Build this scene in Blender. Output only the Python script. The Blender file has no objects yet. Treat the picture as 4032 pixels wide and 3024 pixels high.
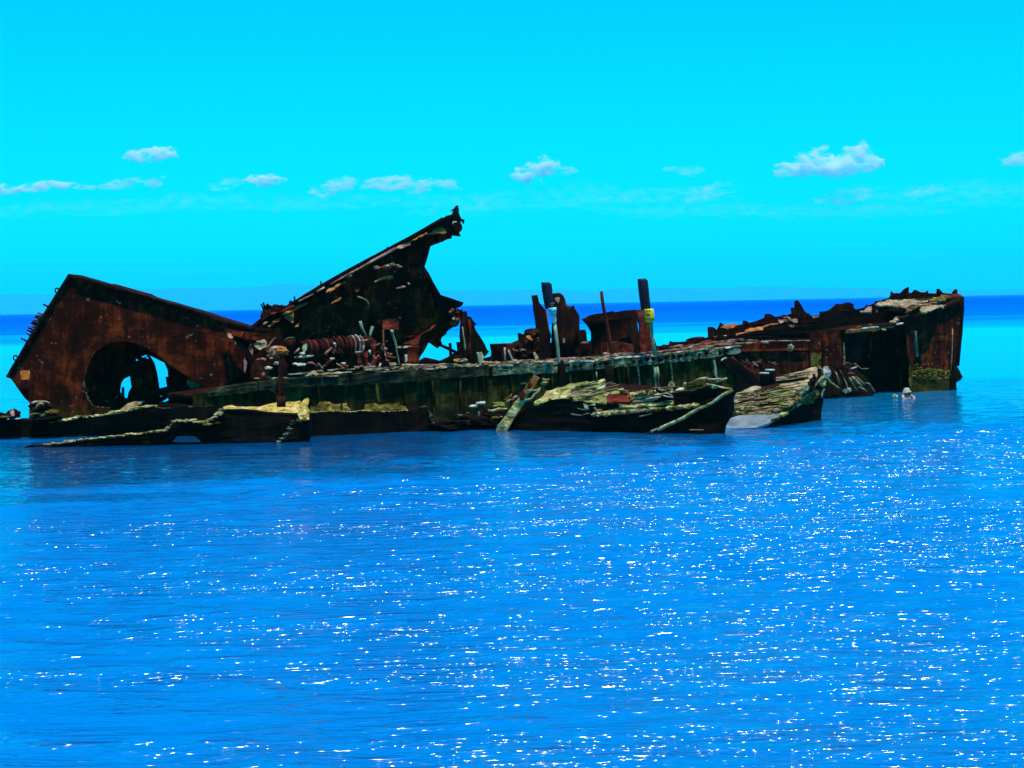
import bpy, bmesh, math, random
import numpy as np
from mathutils import Vector, Matrix, noise
from mathutils.geometry import tessellate_polygon

random.seed(7)
rng = np.random.default_rng(11)
SC = bpy.context.scene
COL = SC.collection

# ------------------------------------------------------------------ camera
FPX, CX, CY = 7524.5, 2016.0, 1512.0          # focal length and centre, in photo pixels (4032 wide)
CAM_Z = 3.3
ROLL, PITCH = math.radians(1.12), math.atan(314.3 / 7524.5)
fwd = Vector((0, math.cos(PITCH), -math.sin(PITCH)))
up0 = Vector((0, math.sin(PITCH), math.cos(PITCH)))
rt0 = Vector((1, 0, 0))
c_r = rt0 * math.cos(ROLL) - up0 * math.sin(ROLL)
c_u = rt0 * math.sin(ROLL) + up0 * math.cos(ROLL)
CAM = Vector((0, 0, CAM_Z))
cd = bpy.data.cameras.new('camera')
cam = bpy.data.objects.new('camera', cd)
COL.objects.link(cam)
cd.sensor_width = 36.0
cd.lens = FPX / 4032 * 36.0
cd.clip_start, cd.clip_end = 0.5, 120000
cam.matrix_world = Matrix(((c_r.x, c_u.x, -fwd.x, 0), (c_r.y, c_u.y, -fwd.y, 0), (c_r.z, c_u.z, -fwd.z, CAM_Z), (0, 0, 0, 1)))
SC.camera = cam

# ------------------------------------------------------------------ light
SUN_EL = math.radians(73)
SUN_AZ = math.atan2(0.30, -0.95)               # sun high over the viewer's shoulder
Ls = Vector((math.sin(SUN_AZ) * math.cos(SUN_EL), math.cos(SUN_AZ) * math.cos(SUN_EL), math.sin(SUN_EL)))
w = bpy.data.worlds.new('World'); SC.world = w; w.use_nodes = True
wn, wl = w.node_tree.nodes, w.node_tree.links
wn.clear()
sky = wn.new('ShaderNodeTexSky'); sky.sky_type = 'NISHITA'; sky.sun_disc = False
sky.sun_elevation, sky.sun_rotation = SUN_EL, SUN_AZ
sky.air_density, sky.dust_density, sky.ozone_density = 1.0, 0.3, 1.0
tint = wn.new('ShaderNodeMix'); tint.data_type = 'RGBA'; tint.blend_type = 'MULTIPLY'
tint.inputs[0].default_value = 1.0
tint.inputs[7].default_value = (0.0, 1.40, 2.2, 1)
bg = wn.new('ShaderNodeBackground'); bg.inputs[1].default_value = 0.10
wo = wn.new('ShaderNodeOutputWorld')
wl.new(sky.outputs[0], tint.inputs[6]); wl.new(tint.outputs[2], bg.inputs[0]); wl.new(bg.outputs[0], wo.inputs[0])
sd = bpy.data.lights.new('sun', 'SUN'); sd.energy = 4.6; sd.angle = math.radians(0.5); sd.color = (1.0, 0.95, 0.86)
so = bpy.data.objects.new('sun', sd); COL.objects.link(so); so.location = (0, -20, 60)
so.rotation_euler = (-Ls).to_track_quat('-Z', 'Y').to_euler()
vs = SC.view_settings
vs.view_transform = 'Standard'; vs.look = 'None'; vs.exposure = 0.0; vs.gamma = 1.0; vs.use_curve_mapping = False
SC.cycles.use_denoising = True
SC.cycles.max_bounces = 12; SC.cycles.volume_bounces = 10
SC.cycles.transparent_max_bounces = 8

# ------------------------------------------------------------------ photo pixels -> rays -> planes
CROPS = {'S': (0, 0, 1.0), 'A': (0, 1000, 1100/2212), 'B': (900, 780, 1100/2212), 'C': (1800, 1000, 1100/2212),
         'D': (2700, 1050, 1200/2212), 'E': (300, 1150, 800/2212), 'F': (0, 1350, 800/2212), 'G': (1000, 1130, 500/2212),
         'H': (1450, 1130, 500/2212), 'I': (950, 1350, 800/2212), 'J': (1750, 1400, 600/2212), 'K': (2050, 1070, 600/2212),
         'L': (2250, 1400, 700/2212), 'M': (2600, 1250, 600/2212), 'N': (2800, 1350, 700/2212), 'O': (3000, 1100, 500/2212),
         'P': (3350, 1100, 500/1659), 'R': (1100, 980, 700/2212), 'T': (3300, 1100, 500/2212), 'U': (1700, 780, 200/2212),
         'V': (0, 1050, 400/2212), 'Z': (3480, 1500, 200/2212)}

def ray(c, p):
    x0, y0, s = CROPS[c]
    x, y = x0 + p[0] * s, y0 + p[1] * s
    return (fwd + c_r * ((x - CX) / FPX) - c_u * ((y - CY) / FPX))

def hit(c, p, fr):
    d = ray(c, p)
    return CAM + d * ((fr[0] - CAM).dot(fr[1]) / d.dot(fr[1]))

HD = Vector((0.827, 0.562, 0)); HN = Vector((-0.562, 0.827, 0)); HO = Vector((0, 56.3, 0))

def frY(Y, slope=0.0):
    return (Vector((0, Y, 0)), Vector((-slope, 1, 0)).normalized())

def frH(t, lean=0.0):
    a = math.radians(lean)
    return (HO + HN * t + Vector((0, 0, 1.4)), HN * math.cos(a) + Vector((0, 0, 1)) * math.sin(a))

def frT(c, p, fr, beta):
    b = math.radians(beta)
    h = Vector((fr[1].x, fr[1].y, 0)).normalized()
    return (hit(c, p, fr), Vector((0, 0, 1)) * math.cos(b) - h * math.sin(b))

def at(c, p, Y):
    return hit(c, p, frY(Y))

# ------------------------------------------------------------------ object helpers
BASE = {}

def tag(o, label, cat, group=None):
    o['label'] = label; o['category'] = cat
    if group: o['group'] = group
    return o

def thing(name, label, cat, loc, group=None):
    o = bpy.data.objects.new(name, None); COL.objects.link(o)
    o.location = loc; o.empty_display_size = 0.3
    BASE[o.name] = Vector(loc)
    return tag(o, label, cat, group)

def obj(name, bm, mat, parent=None, smooth=False):
    me = bpy.data.meshes.new(name)
    base = BASE[parent.name] if parent else Vector((0, 0, 0))
    if base.length: bmesh.ops.translate(bm, verts=bm.verts, vec=-base)
    bmesh.ops.recalc_face_normals(bm, faces=bm.faces)
    bm.to_mesh(me); bm.free()
    if smooth: me.polygons.foreach_set('use_smooth', [True] * len(me.polygons))
    o = bpy.data.objects.new(name, me); COL.objects.link(o)
    if mat: me.materials.append(mat)
    if parent:
        o.parent = parent; BASE[o.name] = base
    return o

def fbm(v, f, o=3):
    return noise.fractal(v * f, 0.9, 2.1, o)

def densify(bm, seg, it=3):
    for _ in range(it):
        es = [e for e in bm.edges if e.calc_length() > seg * 1.6]
        if not es or len(bm.faces) > 9000: break
        bmesh.ops.subdivide_edges(bm, edges=es, cuts=1)
        bmesh.ops.triangulate(bm, faces=[f for f in bm.faces if len(f.verts) > 4])

def plate(name, parent, mat, c, poly, fr, th=0.05, holes=(), rag=0.03, disp=0.02, seg=0.22, bend=None):
    """A torn sheet: outline placed on the plane fr, ragged edges, thickness th away from the viewer, buckled surface."""
    N = fr[1].normalized()
    if N.dot(ray(c, poly[0])) < 0: N = -N
    loops = []
    for lp in [poly] + list(holes):
        p3 = [hit(c, p, fr) for p in lp]
        out = []
        for i, a in enumerate(p3):
            b = p3[(i + 1) % len(p3)]
            e = b - a; n = max(1, int(e.length / seg))
            q = e.cross(N).normalized() if e.length > 1e-6 else N
            for k in range(n):
                v = a + e * (k / n)
                if k: v = v + q * random.gauss(0, rag)
                out.append(v)
        loops.append(out)
    allv = [v for l in loops for v in l]
    tris = tessellate_polygon(loops)
    bm = bmesh.new()
    f = [bm.verts.new(v) for v in allv]
    b = [bm.verts.new(v + N * th) for v in allv]
    for t in tris:
        try:
            bm.faces.new([f[i] for i in t]); bm.faces.new([b[i] for i in reversed(t)])
        except ValueError: pass
    k = 0
    for l in loops:
        m = len(l)
        for i in range(m):
            j = (i + 1) % m
            try: bm.faces.new((f[k+i], b[k+i], b[k+j], f[k+j]))
            except ValueError: pass
        k += m
    bmesh.ops.triangulate(bm, faces=bm.faces[:])
    densify(bm, seg)
    so_ = random.uniform(0, 50)
    for v in bm.verts:
        d = fbm(v.co + Vector((so_, 0, 0)), 1.7, 4) * disp + noise.noise(v.co * 9) * disp * 0.5
        v.co += N * d
    return obj(name, bm, mat, parent)

def resample(pts, seg):
    out = []
    for a, b in zip(pts[:-1], pts[1:]):
        n = max(1, int((b - a).length / seg))
        out += [a.lerp(b, k / n) for k in range(n)]
    return out + [pts[-1]]

def bar(name, parent, mat, pts, r, r2=None, sides=6, rough=0.15, flat=1.0, seg=0.25, smooth=True, wob=0.0):
    """A rod, tube, beam or plank swept along pts; flat squeezes its height, sides=4 makes it square."""
    P = resample(pts, seg); n = len(P)
    r2 = r if r2 is None else r2
    bm = bmesh.new(); rings = []
    upv = Vector((0, 0, 1)); s0 = random.uniform(0, 99)
    for i, p in enumerate(P):
        d = (P[min(i+1, n-1)] - P[max(i-1, 0)]).normalized()
        u = d.cross(upv)
        u = u.normalized() if u.length > 1e-3 else Vector((1, 0, 0))
        v = u.cross(d).normalized()
        rr = r + (r2 - r) * i / max(1, n - 1)
        off = Vector((0, 0, 0))
        if wob: off = Vector((noise.noise(Vector((i*.5, s0, 0))), noise.noise(Vector((i*.5, s0, 5))), noise.noise(Vector((i*.5, s0, 9))))) * wob
        ring = []
        for k in range(sides):
            a = 2 * math.pi * (k + 0.5) / sides
            q = rr * (1 + rough * noise.noise(Vector((i * 0.9 + s0, k * 1.7, s0))))
            ring.append(bm.verts.new(p + off + u * math.cos(a) * q + v * math.sin(a) * q * flat))
        rings.append(ring)
    for A, B in zip(rings[:-1], rings[1:]):
        for k in range(sides):
            bm.faces.new((A[k], A[(k+1) % sides], B[(k+1) % sides], B[k]))
    bm.faces.new(rings[0]); bm.faces.new(rings[-1][::-1])
    return obj(name, bm, mat, parent, smooth and sides > 5)

def lump_bm(bm, c, r, sub=3, amp=0.35, f=1.6):
    t = bmesh.ops.create_icosphere(bm, subdivisions=sub, radius=1.0)
    s0 = Vector((random.uniform(0, 50), random.uniform(0, 50), 0))
    for v in t['verts']:
        d = v.co.normalized()
        k = 1 + amp * fbm(d + s0, f, 4) + amp * 0.25 * noise.noise((d + s0) * 6)
        v.co = Vector((c[0] + d.x * r[0] * k, c[1] + d.y * r[1] * k, c[2] + d.z * r[2] * k))

def lump(name, parent, mat, c, r, sub=3, amp=0.35, smooth=False):
    bm = bmesh.new(); lump_bm(bm, c, r, sub, amp)
    return obj(name, bm, mat, parent, smooth)

def crust(name, parent, mat, pts, r, r2=None, step=0.045, flat=0.62, skip=0.0):
    """A ragged ridge of barnacles and flaking scale: many small uneven knobs along pts, one mesh."""
    P = resample(pts, step); bm = bmesh.new(); r2 = r if r2 is None else r2
    for i, p in enumerate(P):
        if random.random() < skip: continue
        k = (r + (r2 - r) * i / max(1, len(P) - 1)) * random.uniform(0.45, 1.15)
        q = p + Vector((random.gauss(0, .02), random.gauss(0, .04), random.gauss(0, r * .22)))
        lump_bm(bm, q, (k * random.uniform(1.1, 2.6), k * 1.5, k * flat * random.uniform(.6, 1.1)), 1, 0.9, 2.2)
    o_ = obj(name, bm, mat, parent); o_['kind'] = 'stuff'
    return o_

def strips(parent, name, mats, c, quad, fr, n, r=(.015, .04), ln=(.15, .5), tilt=0.0):
    """Loose slats and plate edges lying across a deck region; quad = photo corners TL, TR, BR, BL."""
    for _ in range(n):
        a, b = random.random(), random.random()
        L = random.uniform(*ln)
        a0, a1 = max(0, a - L / 2), min(1, a + L / 2)
        def pt(u, v):
            t = [quad[0][k] * (1 - u) + quad[1][k] * u for k in (0, 1)]; q = [quad[3][k] * (1 - u) + quad[2][k] * u for k in (0, 1)]
            return (t[0] * (1 - v) + q[0] * v, t[1] * (1 - v) + q[1] * v)
        A, B = hit(c, pt(a0, b), fr), hit(c, pt(a1, min(1, max(0, b + random.gauss(0, .03)))), fr)
        A.z += random.uniform(.0, .05); B.z += random.uniform(.0, .05) + random.gauss(0, tilt)
        bar(name, parent, random.choice(mats), [A, B], random.uniform(*r), sides=4, flat=random.uniform(.25, .7), rough=.5, seg=.12, smooth=False)

def px(c, n, Y):                                # length of n crop pixels at depth Y, in metres
    return n * CROPS[c][2] * Y / FPX

def shell(name, parent, mat, c, lv, fr, depth=1.0, n=20, cap=True, wall=0.0, rough=0.02, smooth=True):
    """Stacked round sections: lv is a list of (left, right) photo points; depth is the section's depth/width ratio."""
    h = Vector((fr[1].x, fr[1].y, 0)).normalized()
    bm = bmesh.new(); rings = []; s0 = random.uniform(0, 99)
    def ring(L, R, k):
        m = (L + R) / 2; a = (R - L) / 2 * k; b = h * a.length * depth
        return [bm.verts.new(m + (a * math.cos(t) + b * math.sin(t)) * (1 + rough * noise.noise(Vector((math.cos(t) * 2, math.sin(t) * 2, s0 + m.z * 2)))))
                for t in [2 * math.pi * i / n for i in range(n)]]
    P = [(hit(c, l, fr), hit(c, r, fr)) for l, r in lv]
    for L, R in P: rings.append(ring(L, R, 1.0))
    if wall:                                   # hollow: go back down inside
        for L, R in P[::1]:
            rings.insert(0, ring(L, R, 1.0 - wall))
    for A, B in zip(rings[:-1], rings[1:]):
        for i in range(n):
            bm.faces.new((A[i], A[(i+1) % n], B[(i+1) % n], B[i]))
    if cap and not wall:
        bm.faces.new(rings[0]); bm.faces.new(rings[-1][::-1])
    elif wall:
        bm.faces.new(rings[0])
    return obj(name, bm, mat, parent, smooth)

# ------------------------------------------------------------------ materials
def nodes(name):
    m = bpy.data.materials.new(name); m.use_nodes = True
    nt = m.node_tree
    return m, nt, nt.nodes, nt.links, nt.nodes['Principled BSDF']

def ramp(n, stops):
    r = n.new('ShaderNodeValToRGB'); e = r.color_ramp.elements
    while len(e) < len(stops): e.new(0.5)
    for x, (p, col) in zip(e, stops):
        x.position = p; x.color = (*col, 1)
    return r

def rough_mat(name, cols, scale=2.2, streak=0.5, rough=0.9, bump=0.35, fleck=None, growth=None, spec=0.05, pits=0.0):
    """Weathered surface: three colours broken up by noise, vertical run streaks, flecks, growth near the tide line."""
    m, nt, n, l, bs = nodes(name)
    g = n.new('ShaderNodeNewGeometry')
    t1 = n.new('ShaderNodeTexNoise'); t1.inputs['Scale'].default_value = scale; t1.inputs['Detail'].default_value = 9; t1.inputs['Roughness'].default_value = 0.68
    mp = n.new('ShaderNodeMapping'); mp.inputs['Scale'].default_value = (5.0, 5.0, 0.55)
    t2 = n.new('ShaderNodeTexNoise'); t2.inputs['Scale'].default_value = 1.6; t2.inputs['Detail'].default_value = 6
    l.new(g.outputs['Position'], t1.inputs['Vector']); l.new(g.outputs['Position'], mp.inputs['Vector']); l.new(mp.outputs[0], t2.inputs['Vector'])
    mx = n.new('ShaderNodeMix'); mx.inputs[0].default_value = streak
    l.new(t1.outputs['Fac'], mx.inputs[2]); l.new(t2.outputs['Fac'], mx.inputs[3])
    rp = ramp(n, [(0.34, cols[0]), (0.50, cols[1]), (0.66, cols[2])])
    l.new(mx.outputs[0], rp.inputs[0])
    out = rp.outputs[0]
    if growth:
        col, z0, z1 = growth
        sx = n.new('ShaderNodeSeparateXYZ'); l.new(g.outputs['Position'], sx.inputs[0])
        ad = n.new('ShaderNodeMath'); ad.operation = 'MULTIPLY_ADD'; ad.inputs[1].default_value = 1.3
        l.new(t1.outputs['Fac'], ad.inputs[0]); l.new(sx.outputs['Z'], ad.inputs[2])
        mr = n.new('ShaderNodeMapRange'); mr.inputs[1].default_value = z0 + 0.65; mr.inputs[2].default_value = z1 + 0.65
        mr.inputs[3].default_value = 1; mr.inputs[4].default_value = 0
        l.new(ad.outputs[0], mr.inputs[0])
        mg = n.new('ShaderNodeMix'); mg.data_type = 'RGBA'
        rg = ramp(n, [(0.35, tuple(c * 0.35 for c in col)), (0.62, col)])
        l.new(t1.outputs['Fac'], rg.inputs[0])
        l.new(mr.outputs[0], mg.inputs[0]); l.new(out, mg.inputs[6]); l.new(rg.outputs[0], mg.inputs[7]); out = mg.outputs[2]
    if fleck:
        t3 = n.new('ShaderNodeTexNoise'); t3.inputs['Scale'].default_value = 7.5; t3.inputs['Detail'].default_value = 3
        l.new(g.outputs['Position'], t3.inputs['Vector'])
        r3 = ramp(n, [(0.66, (0, 0, 0)), (0.73, (1, 1, 1))]); l.new(t3.outputs['Fac'], r3.inputs[0])
        mf = n.new('ShaderNodeMix'); mf.data_type = 'RGBA'; mf.inputs[7].default_value = (*fleck, 1)
        l.new(r3.outputs[0], mf.inputs[0]); l.new(out, mf.inputs[6]); out = mf.outputs[2]
    if pits:                                   # small dark cavities of rotten crust
        t4 = n.new('ShaderNodeTexNoise'); t4.inputs['Scale'].default_value = 11; t4.inputs['Detail'].default_value = 4; t4.inputs['Roughness'].default_value = 0.7
        mq = n.new('ShaderNodeMapping'); mq.inputs['Scale'].default_value = (0.45, 0.45, 1.4)
        l.new(g.outputs['Position'], mq.inputs[0]); l.new(mq.outputs[0], t4.inputs['Vector'])
        r4 = ramp(n, [(0.53, (0, 0, 0)), (0.62, (1, 1, 1))]); l.new(t4.outputs['Fac'], r4.inputs[0])
        m4 = n.new('ShaderNodeMix'); m4.data_type = 'RGBA'; m4.inputs[7].default_value = (cols[0][0] * .25, cols[0][1] * .2, cols[0][2] * .2, 1)
        k4 = n.new('ShaderNodeMath'); k4.operation = 'MULTIPLY'; k4.inputs[1].default_value = pits
        l.new(r4.outputs[0], k4.inputs[0]); l.new(k4.outputs[0], m4.inputs[0]); l.new(out, m4.inputs[6]); out = m4.outputs[2]
    l.new(out, bs.inputs['Base Color'])
    bs.inputs['Roughness'].default_value = rough; bs.inputs['Specular IOR Level'].default_value = spec
    bp = n.new('ShaderNodeBump'); bp.inputs['Strength'].default_value = bump; bp.inputs['Distance'].default_value = 0.06
    t5 = n.new('ShaderNodeTexNoise'); t5.inputs['Scale'].default_value = 12; t5.inputs['Detail'].default_value = 5
    l.new(g.outputs['Position'], t5.inputs['Vector'])
    a5 = n.new('ShaderNodeMath'); a5.operation = 'ADD'; l.new(mx.outputs[0], a5.inputs[0]); l.new(t5.outputs['Fac'], a5.inputs[1])
    l.new(a5.outputs[0], bp.inputs['Height']); l.new(bp.outputs[0], bs.inputs['Normal'])
    return m

OLIVE = (0.075, 0.050, 0.006)
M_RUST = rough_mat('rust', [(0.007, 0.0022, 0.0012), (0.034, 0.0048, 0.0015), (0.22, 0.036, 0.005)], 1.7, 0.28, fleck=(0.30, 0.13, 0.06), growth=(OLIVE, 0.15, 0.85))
M_DARK = rough_mat('dark_rust', [(0.006, 0.003, 0.002), (0.018, 0.005, 0.003), (0.07, 0.016, 0.005)], 2.6, 0.4)
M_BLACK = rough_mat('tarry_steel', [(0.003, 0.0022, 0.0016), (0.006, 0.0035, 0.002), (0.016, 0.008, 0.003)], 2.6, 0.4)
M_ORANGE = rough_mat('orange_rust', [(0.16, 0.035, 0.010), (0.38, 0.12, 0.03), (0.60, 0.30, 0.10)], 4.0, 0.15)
M_RED = rough_mat('red_rust', [(0.025, 0.005, 0.003), (0.12, 0.016, 0.007), (0.28, 0.06, 0.025)], 3.5, 0.25)
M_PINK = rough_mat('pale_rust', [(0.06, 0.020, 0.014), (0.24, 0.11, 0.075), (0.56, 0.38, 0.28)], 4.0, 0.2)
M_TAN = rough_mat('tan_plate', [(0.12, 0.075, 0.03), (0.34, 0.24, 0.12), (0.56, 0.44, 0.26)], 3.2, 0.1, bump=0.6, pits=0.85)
M_OLIVE = rough_mat('algae_side', [(0.003, 0.003, 0.001), (0.016, 0.013, 0.002), (0.10, 0.080, 0.010)], 1.6, 0.35, growth=((0.012, 0.010, 0.003), -0.2, 0.35))
M_YELLOW = rough_mat('yellow_crust', [(0.07, 0.055, 0.012), (0.40, 0.33, 0.10), (0.74, 0.68, 0.36)], 5.0, 0.05, bump=0.8, pits=0.85)
M_GOLD = rough_mat('ochre_crust', [(0.16, 0.07, 0.010), (0.56, 0.36, 0.07), (0.82, 0.68, 0.30)], 5.0, 0.05, bump=0.8, pits=0.85)
M_BROWN = rough_mat('brown_crust', [(0.02, 0.012, 0.002), (0.11, 0.075, 0.010), (0.34, 0.24, 0.05)], 4.5, 0.1, bump=0.8, pits=0.85)
M_GREEN = rough_mat('green_grey', [(0.010, 0.014, 0.007), (0.085, 0.11, 0.055), (0.34, 0.40, 0.24)], 3.4, 0.1, bump=0.6, pits=0.85)
M_MOSS = rough_mat('moss_plate', [(0.05, 0.055, 0.008), (0.26, 0.25, 0.06), (0.55, 0.52, 0.20)], 4.0, 0.05, bump=0.7, pits=0.85)
M_GRIME = rough_mat('green_grime', [(0.004, 0.005, 0.003), (0.018, 0.020, 0.009), (0.07, 0.075, 0.035)], 3.0, 0.15)
M_PALE = rough_mat('pale_guano', [(0.16, 0.15, 0.09), (0.42, 0.41, 0.28), (0.70, 0.69, 0.52)], 4.0, 0.1)
M_PALEG = rough_mat('pale_green', [(0.05, 0.075, 0.035), (0.22, 0.28, 0.15), (0.55, 0.58, 0.40)], 4.0, 0.4)
M_NAVY = rough_mat('navy_sleeve', [(0.002, 0.002, 0.008), (0.003, 0.003, 0.014), (0.005, 0.005, 0.022)], 3.0, 0.5, rough=0.6, bump=0.1, spec=0.3)
M_TEAL = rough_mat('teal_collar', [(0.10, 0.45, 0.45), (0.25, 0.62, 0.60), (0.50, 0.78, 0.74)], 8.0, 0.1, rough=0.5, bump=0.1)
M_WHITE = rough_mat('worn_white', [(0.40, 0.42, 0.40), (0.66, 0.68, 0.62), (0.80, 0.80, 0.74)], 8.0, 0.3, rough=0.6, bump=0.1)
M_SIGN = rough_mat('sign_yellow', [(0.55, 0.42, 0.02), (0.72, 0.56, 0.03), (0.85, 0.72, 0.12)], 7.0, 0.2, rough=0.5, bump=0.1)
M_MARK = rough_mat('sign_black', [(0.02, 0.015, 0.005), (0.05, 0.035, 0.01), (0.09, 0.06, 0.02)], 9.0, 0.1, bump=0.05)
M_HATCH = rough_mat('marker_orange', [(0.50, 0.03, 0.004), (0.80, 0.14, 0.008), (0.90, 0.28, 0.015)], 5.0, 0.5, rough=0.5, bump=0.1)
M_HATCHRIM = rough_mat('marker_rim', [(0.55, 0.18, 0.08), (0.68, 0.26, 0.12), (0.75, 0.32, 0.16)], 6.0, 0.1, bump=0.1)
M_SKIN = rough_mat('skin', [(0.40, 0.18, 0.12), (0.55, 0.28, 0.20), (0.62, 0.34, 0.26)], 6.0, 0.0, rough=0.5, bump=0.05, spec=0.4)
M_HAT = rough_mat('hat_cloth', [(0.26, 0.24, 0.16), (0.38, 0.36, 0.25), (0.50, 0.48, 0.35)], 9.0, 0.0, bump=0.1)
M_HAIR = rough_mat('dark_hair', [(0.008, 0.005, 0.004), (0.015, 0.009, 0.006), (0.03, 0.018, 0.01)], 9.0, 0.5, rough=0.6, bump=0.2)
M_BIRD = rough_mat('bird_plumage', [(0.004, 0.004, 0.008), (0.008, 0.008, 0.014), (0.016, 0.014, 0.02)], 12.0, 0.3, bump=0.1)

def wet_mat():
    m, nt, n, l, bs = nodes('wet_slab')
    g = n.new('ShaderNodeNewGeometry')
    t = n.new('ShaderNodeTexNoise'); t.inputs['Scale'].default_value = 3.0; t.inputs['Detail'].default_value = 6
    l.new(g.outputs['Position'], t.inputs['Vector'])
    r = ramp(n, [(0.35, (0.10, 0.12, 0.12)), (0.65, (0.24, 0.26, 0.26))]); l.new(t.outputs['Fac'], r.inputs[0])
    l.new(r.outputs[0], bs.inputs['Base Color']); bs.inputs['Roughness'].default_value = 0.25
    bp = n.new('ShaderNodeBump'); bp.inputs['Strength'].default_value = 0.15; bp.inputs['Distance'].default_value = 0.05
    l.new(t.outputs['Fac'], bp.inputs['Height']); l.new(bp.outputs[0], bs.inputs['Normal'])
    return m
M_WET = wet_mat()

def water_mat():
    m, nt, n, l, bs = nodes('sea_water')
    g = n.new('ShaderNodeNewGeometry')
    sx = n.new('ShaderNodeSeparateXYZ'); l.new(g.outputs['Position'], sx.inputs[0])
    # depth zones of the bay: deep blue near, pale sand flats behind the wreck, deep channel further out
    mp = n.new('ShaderNodeMapping'); mp.inputs['Scale'].default_value = (0.006, 0.03, 1)
    tz = n.new('ShaderNodeTexNoise'); tz.inputs['Scale'].default_value = 1.0; tz.inputs['Detail'].default_value = 5
    l.new(g.outputs['Position'], mp.inputs[0]); l.new(mp.outputs[0], tz.inputs['Vector'])
    lg = n.new('ShaderNodeMath'); lg.operation = 'LOGARITHM'; lg.inputs[1].default_value = 10
    l.new(sx.outputs['Y'], lg.inputs[0])
    ad = n.new('ShaderNodeMath'); ad.operation = 'MULTIPLY_ADD'; ad.inputs[1].default_value = 0.42
    sb = n.new('ShaderNodeMath'); sb.operation = 'SUBTRACT'; sb.inputs[1].default_value = 0.5
    l.new(tz.outputs['Fac'], sb.inputs[0]); l.new(sb.outputs[0], ad.inputs[0]); l.new(lg.outputs[0], ad.inputs[2])
    mr = n.new('ShaderNodeMapRange'); mr.inputs[1].default_value = 1.0; mr.inputs[2].default_value = 4.0
    l.new(ad.outputs[0], mr.inputs[0])
    def pos(y): return (math.log10(y) - 1.0) / 3.0
    rp = ramp(n, [(pos(12), (0.0, 0.160, 0.48)), (pos(50), (0.0, 0.175, 0.51)), (pos(76), (0.0, 0.40, 0.72)), (pos(170), (0.0, 0.50, 0.78)),
                  (pos(210), (0.0, 0.30, 0.68)), (pos(330), (0.0, 0.125, 0.64)), (pos(900), (0.0, 0.070, 0.60))])
    l.new(mr.outputs[0], rp.inputs[0])
    l.new(rp.outputs[0], bs.inputs['Base Color'])
    bs.inputs['Roughness'].default_value = 0.17; bs.inputs['IOR'].default_value = 1.33
    sp_ = ramp(n, [(pos(60), (1.0,) * 3), (pos(220), (0.4,) * 3), (pos(340), (0.03,) * 3)]); l.new(mr.outputs[0], sp_.inputs[0]); l.new(sp_.outputs[0], bs.inputs['Specular IOR Level'])
    # ripples finer than the modelled waves
    hs = []
    for sc, dist, st in ((6.5, 0.050, (0.34, 1.15, 1)), (17.0, 0.018, (0.40, 1.2, 1)), (2.2, 0.088, (0.30, 1.3, 1))):
        mq = n.new('ShaderNodeMapping'); mq.inputs['Scale'].default_value = st
        t = n.new('ShaderNodeTexNoise'); t.noise_type = 'RIDGED_MULTIFRACTAL'; t.normalize = False; t.inputs['Scale'].default_value = sc; t.inputs['Detail'].default_value = 0.8; t.inputs['Offset'].default_value = 0.9; t.inputs['Gain'].default_value = 1.5
        l.new(g.outputs['Position'], mq.inputs[0]); l.new(mq.outputs[0], t.inputs['Vector'])
        k = n.new('ShaderNodeMath'); k.operation = 'MULTIPLY'; k.inputs[1].default_value = dist
        l.new(t.outputs['Fac'], k.inputs[0]); hs.append(k)
    a = n.new('ShaderNodeMath'); a.operation = 'ADD'; l.new(hs[0].outputs[0], a.inputs[0]); l.new(hs[1].outputs[0], a.inputs[1])
    b = n.new('ShaderNodeMath'); b.operation = 'ADD'; l.new(a.outputs[0], b.inputs[0]); l.new(hs[2].outputs[0], b.inputs[1])
    bp = n.new('ShaderNodeBump'); bp.inputs['Strength'].default_value = 1.0; bp.inputs['Distance'].default_value = 1.0
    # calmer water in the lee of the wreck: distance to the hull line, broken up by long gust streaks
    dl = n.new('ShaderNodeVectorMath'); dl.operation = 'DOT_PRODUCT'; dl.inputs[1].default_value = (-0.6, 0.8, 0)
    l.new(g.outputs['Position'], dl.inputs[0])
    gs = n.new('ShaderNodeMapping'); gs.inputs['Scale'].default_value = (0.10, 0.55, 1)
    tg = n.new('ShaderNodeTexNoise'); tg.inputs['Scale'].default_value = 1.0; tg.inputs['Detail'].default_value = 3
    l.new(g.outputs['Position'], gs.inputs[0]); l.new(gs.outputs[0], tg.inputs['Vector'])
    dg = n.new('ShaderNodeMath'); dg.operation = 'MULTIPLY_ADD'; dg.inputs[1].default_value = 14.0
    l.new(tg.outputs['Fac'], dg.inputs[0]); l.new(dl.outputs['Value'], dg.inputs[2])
    lee = n.new('ShaderNodeMapRange'); lee.inputs[1].default_value = 36.5; lee.inputs[2].default_value = 40.5; lee.inputs[3].default_value = 1.0; lee.inputs[4].default_value = 0.22
    l.new(dg.outputs[0], lee.inputs[0])
    lr = n.new('ShaderNodeMapRange'); lr.inputs[1].default_value = 0.22; lr.inputs[2].default_value = 1.0; lr.inputs[3].default_value = 0.03; lr.inputs[4].default_value = 0.13
    l.new(lee.outputs[0], lr.inputs[0]); l.new(lr.outputs[0], bs.inputs['Roughness'])
    # dark base colour painted around the hull to stand for the wreck's reflection
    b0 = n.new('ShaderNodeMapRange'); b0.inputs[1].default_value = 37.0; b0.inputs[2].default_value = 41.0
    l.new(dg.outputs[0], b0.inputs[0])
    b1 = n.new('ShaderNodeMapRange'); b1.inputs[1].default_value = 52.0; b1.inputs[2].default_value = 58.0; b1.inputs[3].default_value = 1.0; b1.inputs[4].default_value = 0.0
    l.new(dg.outputs[0], b1.inputs[0])
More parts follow.
